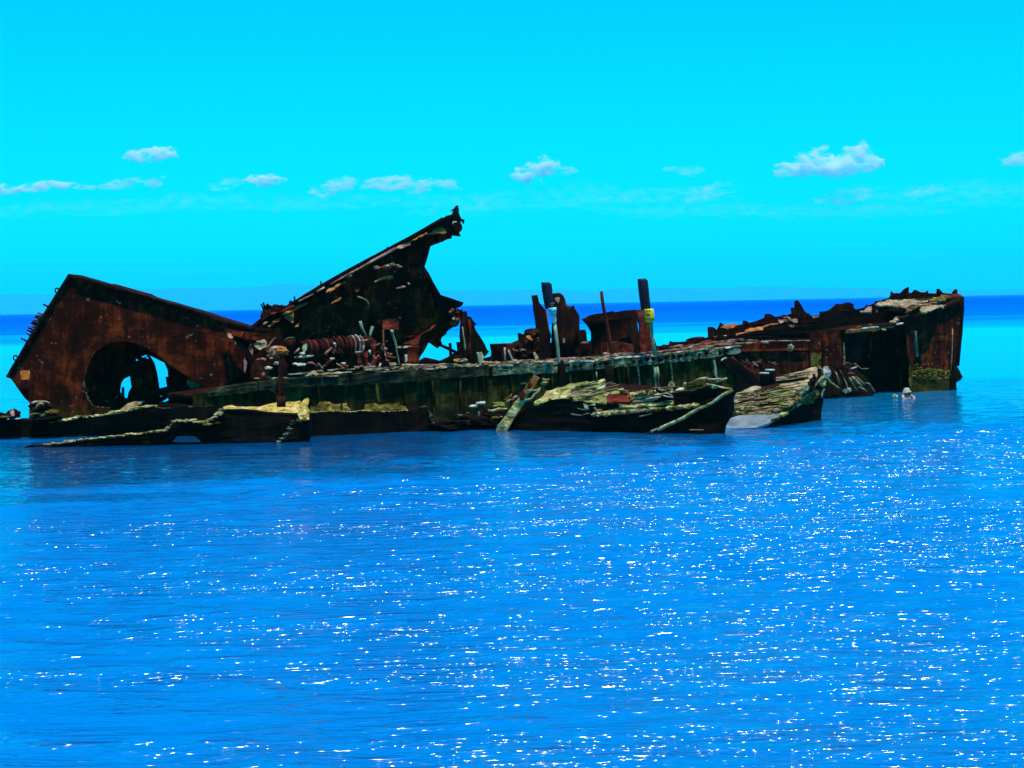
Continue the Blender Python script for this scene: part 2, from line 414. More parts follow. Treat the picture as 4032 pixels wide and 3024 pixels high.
    bb = n.new('ShaderNodeMath'); bb.operation = 'MULTIPLY'; l.new(b0.outputs[0], bb.inputs[0]); l.new(b1.outputs[0], bb.inputs[1])
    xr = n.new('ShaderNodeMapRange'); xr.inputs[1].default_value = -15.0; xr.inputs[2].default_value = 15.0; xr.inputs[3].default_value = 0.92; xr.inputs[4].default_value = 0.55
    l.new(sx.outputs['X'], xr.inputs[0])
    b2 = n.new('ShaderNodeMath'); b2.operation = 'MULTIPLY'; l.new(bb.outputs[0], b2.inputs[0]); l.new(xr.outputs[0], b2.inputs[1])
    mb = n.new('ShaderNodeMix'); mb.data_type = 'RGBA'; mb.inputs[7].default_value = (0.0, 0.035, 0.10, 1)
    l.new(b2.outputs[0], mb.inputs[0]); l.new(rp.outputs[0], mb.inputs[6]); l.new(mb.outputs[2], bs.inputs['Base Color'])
    far = n.new('ShaderNodeMapRange'); far.inputs[1].default_value = 70.0; far.inputs[2].default_value = 74.0; far.inputs[3].default_value = 0.0; far.inputs[4].default_value = 0.45
    l.new(sx.outputs['Y'], far.inputs[0])
    lf = n.new('ShaderNodeMath'); lf.operation = 'ADD'; l.new(lee.outputs[0], lf.inputs[0]); l.new(far.outputs[0], lf.inputs[1])
    gu = n.new('ShaderNodeMapRange'); gu.inputs[1].default_value = 0.3; gu.inputs[2].default_value = 0.7; gu.inputs[3].default_value = 0.6; gu.inputs[4].default_value = 1.2
    l.new(tg.outputs['Fac'], gu.inputs[0])
    ls_ = n.new('ShaderNodeMath'); ls_.operation = 'MULTIPLY'; l.new(lf.outputs[0], ls_.inputs[0]); l.new(gu.outputs[0], ls_.inputs[1])
    l.new(ls_.outputs[0], bp.inputs['Strength'])
    l.new(b.outputs[0], bp.inputs['Height']); l.new(bp.outputs[0], bs.inputs['Normal'])
    # the distant sea shows mostly its own colour: wave faces hide the mirror-like grazing troughs
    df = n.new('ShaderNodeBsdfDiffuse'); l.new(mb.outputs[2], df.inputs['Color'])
    mf = n.new('ShaderNodeMapRange'); mf.inputs[1].default_value = pos(110); mf.inputs[2].default_value = pos(330); mf.inputs[4].default_value = 0.88
    l.new(mr.outputs[0], mf.inputs[0])
    ms = n.new('ShaderNodeMixShader'); l.new(mf.outputs[0], ms.inputs[0]); l.new(bs.outputs[0], ms.inputs[1]); l.new(df.outputs[0], ms.inputs[2])
    l.new(ms.outputs[0], n['Material Output'].inputs['Surface'])
    return m
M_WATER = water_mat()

# ------------------------------------------------------------------ water
def make_water():
    X0, X1, Y0, Y1, st = -30.0, 32.0, 8.0, 80.0, 0.115
    xs = np.arange(X0, X1 + 1e-6, st); ys = np.arange(Y0, Y1 + 1e-6, st)
    gx, gy = np.meshgrid(xs, ys)
    z = np.zeros_like(gx)
    for _ in range(90):
        lam = math.exp(rng.uniform(math.log(0.34), math.log(1.3)))
        th = rng.normal(math.radians(-96), math.radians(20))
        k = 2 * math.pi / lam
        z += (0.022 * lam / (2 * math.pi)) * np.sin(k * (gx * math.cos(th) + gy * math.sin(th)) + rng.uniform(0, 6.28))
    e = np.minimum(np.minimum(gx - xs[0], xs[-1] - gx), np.minimum(gy - ys[0], ys[-1] - gy))
    gust = 0.75 + 0.35 * np.sin(gx * 0.21 + 1.3 * np.sin(gy * 0.13)) * np.sin(gy * 0.29 + 0.7 * np.sin(gx * 0.11))
    lee = np.clip((-0.6 * gx + 0.8 * gy + 1.2 * np.sin(gx * .5 + gy * .9) - 32.5) / 3.5, 0, 1)   # calmer beside the wreck
    z *= np.clip(e / 4.0, 0, 1) * gust * (1 - 0.62 * lee)
    nx, ny = len(xs), len(ys)
    co = np.stack([gx, gy, z], -1).reshape(-1, 3)
    i = np.arange(nx * ny).reshape(ny, nx)
    q = np.stack([i[:-1, :-1], i[:-1, 1:], i[1:, 1:], i[1:, :-1]], -1).reshape(-1, 4)
    B = 34000.0
    xa, xb, ya, yb = xs[0], xs[-1], ys[0], ys[-1]
    ext = np.array([[-B, -600, 0], [B, -600, 0], [B, B, 0], [-B, B, 0], [xa, ya, 0], [xb, ya, 0], [xb, yb, 0], [xa, yb, 0]])
    o = len(co)
    eq = np.array([[0, 1, 5, 4], [1, 2, 6, 5], [2, 3, 7, 6], [3, 0, 4, 7]]) + o
    co = np.concatenate([co, ext]); q = np.concatenate([q, eq])
    me = bpy.data.meshes.new('water')
    me.vertices.add(len(co)); me.vertices.foreach_set('co', co.ravel())
    me.loops.add(q.size); me.loops.foreach_set('vertex_index', q.ravel().astype(np.int32))
    me.polygons.add(len(q)); me.polygons.foreach_set('loop_start', np.arange(0, q.size, 4, dtype=np.int32))
    me.polygons.foreach_set('loop_total', np.full(len(q), 4, dtype=np.int32))
    me.update(calc_edges=True); me.validate()
    me.polygons.foreach_set('use_smooth', [True] * len(me.polygons))
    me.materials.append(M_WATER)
    w_ = bpy.data.objects.new('water', me); COL.objects.link(w_); w_['kind'] = 'structure'
make_water()

# ------------------------------------------------------------------ far hills
def make_hills():
    prof = [(-900, 1166), (0, 1160), (400, 1158), (510, 1138), (784, 1135), (1030, 1129), (1085, 1118), (1240, 1122), (1500, 1134), (1750, 1145),
            (2016, 1142), (2180, 1139), (2335, 1149), (2408, 1139), (2581, 1133), (2800, 1134), (3000, 1130), (3300, 1132), (3450, 1136), (3800, 1141), (4400, 1140), (5200, 1150)]
    D = 25000.0
    bm = bmesh.new(); cols = []
    X = np.linspace(-900, 5200, 260)
    pz = np.interp(X, [p[0] for p in prof], [p[1] for p in prof])
    for x, y in zip(X, pz):
        top = at('S', (x, y), D)
        h = top.z + 9 * fbm(Vector((x * 0.01, 0, 3)), 1.0, 4)
        row = []
        for k in range(9):
            t = k / 8
            zz = h * math.sin(min(1, t * 1.0) * math.pi / 2)
            zz += 5 * t * (1 - t) * fbm(Vector((x * 0.006, t * 3, 0)), 1.3, 4)
            row.append(bm.verts.new((top.x, D - 1500 * (1 - t), max(zz, -1 if k == 0 else 0))))
        for k in range(1, 4):
            row.append(bm.verts.new((top.x, D + 500 * k, h * (1 - k / 3) - (1 if k == 3 else 0))))
        cols.append(row)
    for A, B in zip(cols[:-1], cols[1:]):
        for k in range(len(A) - 1):
            bm.faces.new((A[k], B[k], B[k+1], A[k+1]))
    m = rough_mat('far_scrub', [(0.02, 0.035, 0.02), (0.035, 0.055, 0.03), (0.07, 0.09, 0.05)], 0.01, 0.0, bump=0.0)
    o = obj('hills', bm, m, None, True); o['kind'] = 'structure'
make_hills()

# ------------------------------------------------------------------ haze
def make_haze():
    bm = bmesh.new(); bmesh.ops.create_cube(bm, size=1.0)
    top, bot = 450.0, -1.5
    for v in bm.verts:
        v.co = Vector((v.co.x * 70000, 27500 if v.co.y > 0 else -560, top if v.co.z > 0 else bot))
    m = bpy.data.materials.new('haze'); m.use_nodes = True
    n, l = m.node_tree.nodes, m.node_tree.links
    n.clear()
    v = n.new('ShaderNodeVolumePrincipled'); v.inputs['Color'].default_value = (0.015, 1.0, 0.86, 1)
    v.inputs['Density'].default_value = 0.000070; v.inputs['Anisotropy'].default_value = 0.0
    o_ = n.new('ShaderNodeOutputMaterial'); l.new(v.outputs[0], o_.inputs['Volume'])
    o = obj('haze', bm, m); o['kind'] = 'stuff'
make_haze()

# ------------------------------------------------------------------ clouds
def cloud_mat(name, dens):
    m = bpy.data.materials.new(name); m.use_nodes = True
    n, l = m.node_tree.nodes, m.node_tree.links
    n.clear()
    g = n.new('ShaderNodeTexCoord')
    t = n.new('ShaderNodeTexNoise'); t.inputs['Scale'].default_value = 0.0078; t.inputs['Detail'].default_value = 8; t.inputs['Roughness'].default_value = 0.66
    mp = n.new('ShaderNodeMapping'); mp.inputs['Rotation'].default_value = (0, 0.35, 0); mp.inputs['Scale'].default_value = (0.6, 0.6, 1.25)
    l.new(g.outputs['Object'], mp.inputs[0]); l.new(mp.outputs[0], t.inputs['Vector'])
    mr = n.new('ShaderNodeMapRange'); mr.inputs[1].default_value = 0.45; mr.inputs[2].default_value = 0.72; mr.inputs[3].default_value = 0; mr.inputs[4].default_value = dens
    l.new(t.outputs['Fac'], mr.inputs[0])
    v = n.new('ShaderNodeVolumePrincipled'); v.inputs['Color'].default_value = (0.95, 1.0, 0.99, 1); v.inputs['Anisotropy'].default_value = -0.2
    l.new(mr.outputs[0], v.inputs['Density'])
    o_ = n.new('ShaderNodeOutputMaterial'); l.new(v.outputs[0], o_.inputs['Volume'])
    return m
M_C = [cloud_mat('cloud_thick', 0.042), cloud_mat('cloud_thin', 0.020), cloud_mat('cloud_faint', 0.0060), cloud_mat('cloud_veil', 0.0011)]
CLOUDS = [  # label, thickness, puffs (x, y, rx, ry) in photo pixels
    ('bright oval cloud alone above the left end of the cloud row', 0, [(575, 612, 60, 22), (625, 606, 45, 18), (535, 618, 35, 14), (655, 596, 30, 14)]),
    ('small white cloud cut by the left picture edge', 0, [(10, 742, 30, 16), (50, 755, 22, 10)]),
    ('long white cloud with flat base near the left picture edge', 0, [(190, 730, 60, 16), (120, 742, 50, 11), (235, 735, 26, 12)]),
    ('thin dotted wisp right of the long flat-based cloud', 1, [(310, 736, 20, 8), (345, 737, 28, 6)]),
    ('thin slanting cloud strip above the tall corner of the tilted block', 1, [(430, 735, 35, 10), (480, 725, 40, 14), (520, 712, 32, 10)]),
    ('small slanting wisp just right of the thin slanting strip', 1, [(600, 722, 30, 12), (635, 705, 26, 9)]),
    ('faint rising wisp left of the small bright humped cloud', 2, [(870, 735, 40, 14), (920, 715, 40, 13)]),
    ('small bright humped cloud with one separate puff beside it', 0, [(1030, 702, 50, 13), (1045, 718, 34, 12), (1110, 708, 18, 7)]),
    ('faint slanting cloud left of the raised ramp, brushed upward', 1, [(1270, 755, 45, 16), (1330, 732, 45, 18), (1370, 715, 34, 14)]),
    ('soft flat-based cloud directly left of the arched cloud', 1, [(1490, 722, 50, 20), (1560, 715, 52, 20), (1530, 732, 60, 14)]),
    ('thin arched cloud above the tip of the raised ramp', 1, [(1640, 742, 36, 18), (1690, 716, 42, 14), (1745, 720, 36, 12), (1780, 740, 26, 10)]),
    ('bright slanting cloud high above the two navy piles', 0, [(2065, 695, 38, 22), (2110, 672, 46, 26), (2160, 648, 34, 24)]),
    ('little puff right beside the bright slanting cloud', 1, [(2230, 672, 30, 14)]),
    ('faint flat wisp midway between the two brightest clouds', 2, [(2650, 665, 30, 9), (2710, 672, 44, 17)]),
    ('faint brushed cloud low in the middle of the right sky', 2, [(2730, 770, 50, 20), (2790, 752, 55, 20), (2850, 722, 30, 9)]),
    ('largest and brightest cloud with two humps, over the far bow', 0, [(3150, 665, 70, 26), (3215, 625, 50, 36), (3280, 655, 80, 30), (3380, 612, 50, 36), (3340, 655, 80, 26), (3430, 640, 40, 20)]),
    ('faint slanting patch beneath the largest two-humped cloud', 2, [(3270, 790, 60, 20), (3350, 775, 70, 26), (3400, 755, 40, 16)]),
    ('faint small patch low near the right picture edge', 2, [(3630, 755, 50, 18), (3680, 740, 34, 12)]),
    ('long pale veil of cloud low over the middle of the horizon row', 3, [(1900, 800, 330, 30), (2350, 770, 380, 34), (2750, 830, 300, 26)]),
    ('long pale veil of cloud low on the left side of the sky', 3, [(250, 820, 330, 26), (800, 800, 330, 28), (1250, 800, 260, 24)]),
    ('long pale veil of cloud low on the right side of the sky', 3, [(3350, 830, 330, 28), (3800, 760, 330, 40)]),
    ('soft cloud cut by the right picture edge', 1, [(4000, 630, 50, 18), (4040, 615, 40, 18)]),
]
def make_clouds():
    D = 29500.0
    for lab, th, puffs in CLOUDS:
        bm = bmesh.new()
        for x, y, rx, ry in puffs:
            c = at('S', (x, y), D); k = D / FPX
            lump_bm(bm, c, (rx * k * 1.22, min(rx, 90) * k * 0.6, ry * k * 1.22), 4, 0.75, 1.9)
        o = obj('cloud', bm, None, None, True)
        o.data.materials.append(M_C[th])
        r = o.modifiers.new('merge', 'REMESH'); r.mode = 'VOXEL'; r.voxel_size = 13.0; r.use_smooth_shade = True
        tag(o, lab, 'cloud', 'clouds in a row above the horizon')
make_clouds()

# ================================================================== THE WRECK
V0 = Vector((0, 0, 0))
FL = frY(53.0, 0.06)                            # near face of the tilted block
FLW = frY(50.9, 0.0)                            # back ledge of the low hull
FF = frY(47.1, 0.0)                             # front ledge of the low hull
H0 = frH(0.0)

# ---------------------------------------------------------- tilted hull block
def make_block():
    t = thing('hull_block', 'big rusty hull block tilted on its corner with a large round opening', 'wreck section', at('A', (700, 1300), 53.5))
    arch = [(1950, 800), (1935, 850), (1940, 930), (1850, 1000), (1750, 1050), (1640, 1070), (1470, 960), (1330, 870), (1290, 830), (1180, 760), (1080, 710), (980, 690),
            (860, 705), (760, 770), (700, 870), (672, 980), (674, 1080), (700, 1160), (745, 1208), (800, 1216), (860, 1222), (900, 1340), (230, 1340), (235, 1180), (150, 1080), (90, 992), (50, 968)]
    outline = [(50, 968), (130, 830), (300, 545), (450, 300), (545, 158), (1040, 300), (1540, 445), (1980, 580), (1990, 600), (1830, 612), (1800, 640), (1870, 670), (1905, 760)] + arch[:-1]
    plate('front_plate', t, M_RUST, 'A', outline, FL, 0.06, rag=0.012, disp=0.016)
    # plates of the box running back from the two upper edges, projecting a little as flanges
    hy = FL[1]
    for nm, pts in (('top_plate', [(545, 158), (1040, 300), (1540, 445), (1990, 583)]), ('end_plate', [(50, 968), (300, 545), (545, 158)])):
        bm = bmesh.new(); P = [hit('A', p, FL) for p in pts]
        dn = (P[-1] - P[0]).normalized().cross(hy).normalized()
        if dn.z > 0: dn = -dn
        rows = []
        for p in resample(P, 0.3):
            j = Vector((0, 0, 1)) * 0.018 * noise.noise(p * 3)
            rows.append([bm.verts.new(p + j + q) for q in (-hy * 0.09, hy * 2.15, hy * 2.15 + dn * 0.07, -hy * 0.09 + dn * 0.07)])
        for A, B in zip(rows[:-1], rows[1:]):
            for k in range(4): bm.faces.new((A[k], A[(k+1) % 4], B[(k+1) % 4], B[k]))
        bm.faces.new(rows[0]); bm.faces.new(rows[-1][::-1])
        obj(nm, bm, M_DARK, t)
    plate('flange_lip', t, M_DARK, 'A', [(600, 176), (618, 172), (1040, 296), (1540, 441), (1540, 452), (1040, 310), (606, 186)], frY(52.86, 0.06), 0.05, rag=0.006, disp=0.005)
    back = frY(55.2, 0.06)
    holes = [[(475, 1080), (490, 990), (520, 945), (585, 915), (595, 1000), (602, 1030), (570, 1090), (555, 1155), (525, 1150), (522, 1040), (495, 1036), (490, 1110)],
             [(800, 690), (860, 722), (960, 770), (995, 850), (1000, 920), (972, 925), (1000, 1105), (915, 1140), (880, 880), (850, 770)],
             [(705, 705), (765, 685), (788, 730), (740, 712)], [(935, 1195), (1000, 1152), (1003, 1180), (960, 1196)], [(650, 735), (668, 730), (675, 748), (658, 750)], [(598, 855), (608, 852), (606, 868)]]
    bo = [(-560, 850), (-400, 520), (-80, -60), (30, -180), (700, -10), (1500, 280), (1780, 400), (1700, 1300), (0, 1320), (-300, 1150)]
    plate('back_plate', t, M_RUST, 'E', bo, back, 0.05, holes=holes, rag=0.02, disp=0.02, seg=0.3)
    plate('inner_bulkhead', t, M_DARK, 'E', [(1010, 700), (1160, 800), (1440, 1060), (1440, 1260), (1015, 1260)], frY(54.6, 0.06), 0.05)
    plate('inner_bracket', t, M_DARK, 'E', [(430, 900), (560, 830), (640, 760), (780, 690), (600, 900), (490, 945)], frY(54.2, 0.06), 0.05)
    plate('inner_gusset', t, M_TAN, 'E', [(480, 1280), (560, 1215), (740, 1180), (700, 1215), (590, 1262)], frT('E', (590, 1275), frY(53.2, 0.06), 35), 0.04)
    crust('opening_rim', t, M_TAN, [hit('A', p, frY(52.96, 0.06)) for p in [(672, 1010), (676, 1090), (702, 1160), (745, 1206), (800, 1214), (870, 1218)]], 0.016, step=.03)
    # two eye rings on the raised end
    for x, y in ((452, 290), (122, 822)):
        c = hit('A', (x, y), frY(52.95, 0.06)); R = px('A', 16, 53)
        bar('ring', t, M_DARK, [c + Vector((math.cos(a) * R, 0, math.sin(a) * R * 1.15)) for a in np.linspace(0, 2 * math.pi, 17)], 0.022, seg=0.5)
    # broken stubs along the raised end
    sp = [((945, 825), (1050, 885)), ((812, 1004), (935, 1052)), ((768, 1076), (890, 1100)), ((765, 1100), (860, 1150)), ((715, 1165), (835, 1185)), ((700, 1205), (800, 1235)), ((668, 1240), (790, 1280)),
          ((640, 1290), (755, 1330)), ((612, 1335), (730, 1385)), ((585, 1385), (700, 1430)), ((548, 1436), (660, 1505)), ((465, 1562), (590, 1640))]
    for i, (a, b) in enumerate(sp):
        A = hit('V', a, frY(52.9 + 0.1 * (i % 3), 0.06)); B = hit('V', b, frY(53.0, 0.06))
        bar('rusty_stub', t, M_PINK if i % 3 == 1 else M_DARK, [A, A.lerp(B, .5) + Vector((0, 0, .012)), B + (B - A) * .2], 0.024, 0.034, rough=0.5, seg=0.06)
    mp = plate('marker_plate', t, M_HATCH, 'A', [(170, 931), (229, 929), (229, 988), (168, 990)], frY(52.84, 0.06), 0.02, rag=0.004, disp=0.0)
    for p, q in (((168, 929), (231, 927)), ((231, 927), (231, 990)), ((231, 990), (166, 992)), ((166, 992), (168, 929))):
        bar('plate_rim', mp, M_HATCHRIM, [hit('A', p, frY(52.845, 0.06)), hit('A', q, frY(52.845, 0.06))], 0.012, sides=6)
    for pts in ([(760, 215), (640, 560), (560, 800), (470, 1180)], [(1180, 330), (1160, 560), (1150, 720)], [(1620, 480), (1560, 720), (1500, 950)]):
        bar('plate_seam', t, M_DARK, [hit('A', p, frY(52.992, 0.06)) for p in pts], .018, sides=4, flat=.5, smooth=False, rough=.3)
    bm = bmesh.new()
    for pts in ([(745, 225), (625, 560), (545, 800), (455, 1180)], [(775, 225), (655, 560), (575, 780)], [(1605, 480), (1545, 720), (1485, 950)]):
        for p in resample([hit('A', p, frY(52.975, 0.06)) for p in pts], .11):
            lump_bm(bm, p, (.017, .012, .017), 1, .2)
    o_ = obj('rivets', bm, M_DARK, t); o_['kind'] = 'stuff'
    # crumpled torn end at the right
    fr = frY(52.6, 0.06)
    for poly, mat in (([(1640, 440), (1700, 470), (1710, 500), (1688, 518), (1655, 490)], M_PINK), ([(1720, 510), (1755, 540), (1732, 578)], M_TAN), ([(1832, 700), (1862, 770), (1845, 850), (1835, 885), (1828, 800)], M_PINK),
                      ([(1870, 600), (1900, 548), (1925, 610), (1922, 690), (1895, 650)], M_PINK), ([(1930, 560), (1975, 500), (2060, 515), (2074, 580), (2000, 622), (1945, 585)], M_TAN),
                      ([(1760, 470), (1850, 430), (1990, 470), (2060, 500), (1960, 520), (1850, 520)], M_RUST), ([(1560, 390), (1700, 400), (1850, 440), (1800, 500), (1700, 470)], M_RUST)):
        plate('crumpled_plate', t, mat, 'E', poly, frT('E', poly[-1], fr, random.uniform(40, 75)), 0.03, rag=0.02, disp=0.05, seg=0.1)
    plate('torn_flap', t, M_TAN, 'E', [(1210, 945), (1260, 965), (1400, 1048), (1330, 1085), (1220, 1025)], frT('E', (1300, 1080), frY(53.4, 0.06), 55), 0.03, disp=0.04, seg=0.12)
    plate('torn_edge', t, M_DARK, 'E', [(1640, 400), (2212, 380), (2300, 700), (2300, 1000), (1600, 1000), (1560, 800), (1640, 560)], frY(53.6, 0.06), 0.06, disp=0.05)
make_block()

# ---------------------------------------------------------- low hull in front
def make_low_hull():
    t = thing('low_hull', 'low dark hull awash in front of the tilted block, crusted yellow on top', 'wreck section', at('F', (1200, 1060), 48.5))
    plate('back_side', t, M_BLACK, 'F', [(-400, 875), (0, 850), (210, 832), (540, 862), (850, 812), (1100, 792), (1330, 747), (1690, 682), (1880, 672), (2300, 690), (2900, 700), (2900, 1250), (-400, 1250)], FLW, 0.6, rag=0.02, disp=0.06, seg=0.35)
    led = frT('F', (1100, 800), frY(50.7), 12)
    crust('ledge', t, M_YELLOW, [hit('F', p, frY(50.75)) for p in [(530, 858), (640, 846), (820, 822), (850, 808), (1100, 790), (1330, 742), (1560, 700), (1690, 680)]], 0.055, 0.075)
    crust('ledge', t, M_GREEN, [hit('E', p, frY(50.75)) for p in [(850, 1250), (950, 1266), (1060, 1258)]], 0.03)
    crust('ledge', t, M_GREEN, [hit('E', p, frY(50.75)) for p in [(1240, 1246), (1340, 1250), (1460, 1240)]], 0.035)
    # front ledge, leg and the raised deck corner
    front = [(830, 1062), (1300, 1016), (1700, 966), (1815, 942), (1870, 870), (1940, 835), (2000, 856), (2060, 834), (2140, 848), (2160, 880), (2260, 870), (2340, 825), (2390, 770), (2450, 730), (2640, 730), (2750, 740), (3020, 770), (3310, 785), (3370, 770),
             (3372, 870), (3365, 1030), (3300, 1230), (0, 1230), (300, 1120), (620, 1098)]
    g1 = [(1835, 1094), (1900, 1025), (2010, 1012), (2120, 1020), (2215, 1094)]
    g2 = [(2520, 1088), (2535, 1050), (2730, 1060), (3000, 1050), (3000, 1075), (2880, 1095)]
    plate('front_side', t, M_BLACK, 'F', front, FF, 0.5, holes=[g1, g2], rag=0.02, disp=0.05, seg=0.3)
    crust('ledge', t, M_YELLOW, [hit('F', p, frY(47.0)) for p in [(480, 1100), (640, 1092), (830, 1058), (1080, 1035), (1300, 1010), (1500, 990), (1700, 960), (1815, 952)]], 0.03, 0.062)
    crust('ledge', t, M_YELLOW, [hit('E', p, frY(47.0)) for p in [(985, 1478), (1055, 1405), (1110, 1388), (1165, 1404)]], 0.03, 0.04)
    crust('ledge', t, M_YELLOW, [hit('E', p, frY(47.0)) for p in [(1180, 1410), (1215, 1386), (1290, 1392), (1330, 1424), (1420, 1404), (1500, 1364), (1560, 1306), (1600, 1272)]], 0.05, 0.05)
    for x, y, rx, ry, m in ((1430, 1440, 60, 18, M_BROWN), (1540, 1425, 40, 14, M_BROWN), (1130, 1402, 26, 12, M_YELLOW), (1250, 1398, 34, 12, M_YELLOW)):
        lump('crust_lump', t, m, at('E', (x, y), 47.0), (px('E', rx, 47), 0.12, px('E', ry, 47)), 3)
    dk = frT('I', (640, 830), frY(47.05), 15)
    plate('deck_plate', t, M_GOLD, 'I', [(-195, 700), (-150, 690), (0, 695), (200, 678), (390, 660), (640, 638), (660, 690), (640, 780), (655, 835), (560, 805), (380, 822), (130, 772), (0, 772), (-195, 715)], dk, 0.08, rag=0.03, disp=0.06, seg=0.12)
    plate('curled_plate', t, M_GOLD, 'I', [(620, 700), (660, 640), (690, 605), (722, 594), (740, 612), (722, 690), (735, 790), (742, 835), (640, 835), (615, 780)], frT('I', (735, 830), frY(46.95), 62), 0.05, rag=0.02, disp=0.05, seg=0.1)
    crust('crust_edge', t, M_GREEN, [hit('I', p, frY(46.95)) for p in [(540, 850), (535, 910), (520, 960), (480, 1010), (430, 1055), (385, 1085)]], 0.03, 0.045)
    # right-hand side of the low hull
    fr = (Vector((-5.2, 49.1, 0)), Vector((-0.41, 1, 0)).normalized())
    plate('long_side', t, M_BLACK, 'I', [(735, 765), (910, 750), (1000, 745), (1190, 745), (1330, 742), (1600, 740), (1830, 738), (1990, 700), (2040, 690), (2085, 880), (2110, 960), (2130, 1120), (735, 1120)], fr, 0.4, rag=0.03, disp=0.05)
    up = (fr[0] + Vector((0, 0.15, 0)), fr[1])
    for poly in ([(735, 760), (760, 680), (850, 635), (960, 640), (1085, 665), (1085, 748), (910, 756)], [(1100, 750), (1105, 655), (1150, 655), (1205, 735), (1180, 752)], [(1320, 745), (1350, 660), (1420, 655), (1500, 680), (1620, 655), (1700, 650), (1760, 675), (1830, 725), (1800, 745), (1560, 748)]):
        plate('crust_slope', t, M_BROWN, 'I', poly, frT('I', poly[0], up, 50), 0.06, rag=0.04, disp=0.07, seg=0.1)
    crust('crust_edge', t, M_YELLOW, [hit('I', p, (fr[0] - Vector((0, 0.06, 0)), fr[1])) for p in [(740, 760), (905, 745), (980, 742), (1180, 750), (1330, 735), (1560, 746), (1820, 735)]], 0.022)
    crust('crust_edge', t, M_GREEN, [hit('I', p, (fr[0] - Vector((0, 0.06, 0)), fr[1])) for p in [(1950, 700), (2035, 685), (2050, 760), (2075, 850), (2100, 905)]], 0.025)
    # low filler so the hull's inside is not seen through
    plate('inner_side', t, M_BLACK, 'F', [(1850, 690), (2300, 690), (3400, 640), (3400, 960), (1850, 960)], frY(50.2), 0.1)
make_low_hull()

def rocks():
    for i, (x, y, rx, ry, m, lab) in enumerate(((440, 700, 105, 62, M_BROWN, 'large crusted boulder-like lump under the raised corner of the block'), (150, 775, 58, 50, M_BROWN, 'upright crusted stump near the left picture edge'), (20, 800, 80, 40, M_BLACK, 'dark crusted lump cut by the left picture edge'))):
        t = thing('encrusted_lump', lab, 'lump', at('F', (x, y + ry), 50.6))
        lump('body', t, M_DARK if m is M_BROWN else m, at('F', (x, y), 50.6), (px('F', rx, 50.6), 0.35, px('F', ry, 50.6)), 4, 0.45)
        if i == 0:
            lump('yellow_shelf', t, M_YELLOW, at('F', (430, 775), 50.5), (px('F', 100, 50.6), 0.3, px('F', 26, 50.6)), 4, 0.5)
            lump('yellow_shelf', t, M_BROWN, at('F', (560, 745), 50.5), (px('F', 70, 50.6), 0.3, px('F', 16, 50.6)), 4, 0.5)
            lump('dark_foot', t, M_BLACK, at('F', (520, 815), 50.5), (px('F', 150, 50.6), 0.4, px('F', 40, 50.6)), 4, 0.4)
            bar('crust_cap', t, M_TAN, [at('F', p, 50.35) for p in [(345, 660), (380, 645), (440, 640), (500, 642), (540, 662)]], 0.03, rough=0.8, seg=0.06)
            bar('crust_cap', t, M_TAN, [at('F', p, 50.25) for p in [(395, 720), (410, 680), (440, 660), (470, 672)]], 0.03, rough=0.8, seg=0.06)
        elif i == 1:
            plate('pale_face', t, M_PINK, 'F', [(112, 735), (150, 730), (158, 790), (128, 798)], frT('F', (128, 798), frY(50.15), 60), 0.04, disp=0.03, seg=0.08)
            lump('yellow_shelf', t, M_TAN, at('F', (195, 828), 50.3), (px('F', 24, 50), 0.1, px('F', 8, 50)), 3, 0.5)
        else:
            lump('yellow_shelf', t, M_BROWN, at('F', (40, 805), 50.2), (px('F', 70, 50), 0.2, px('F', 9, 50)), 3, 0.6)
rocks()

# ---------------------------------------------------------- main hull with gunwale
def lineS(tab, x):
    return float(np.interp(x, [p[0] for p in tab], [p[1] for p in tab]))
GT = [(820, 1548), (864, 1530), (983, 1511), (1100, 1497), (1472, 1463), (1800, 1443), (1994, 1437), (2223, 1427), (2596, 1397), (2780, 1376), (2906, 1364)]
GB = [(820, 1562), (983, 1545), (1149, 1527), (1596, 1506), (1800, 1486), (2223, 1465), (2596, 1433), (2780, 1412), (2906, 1393)]

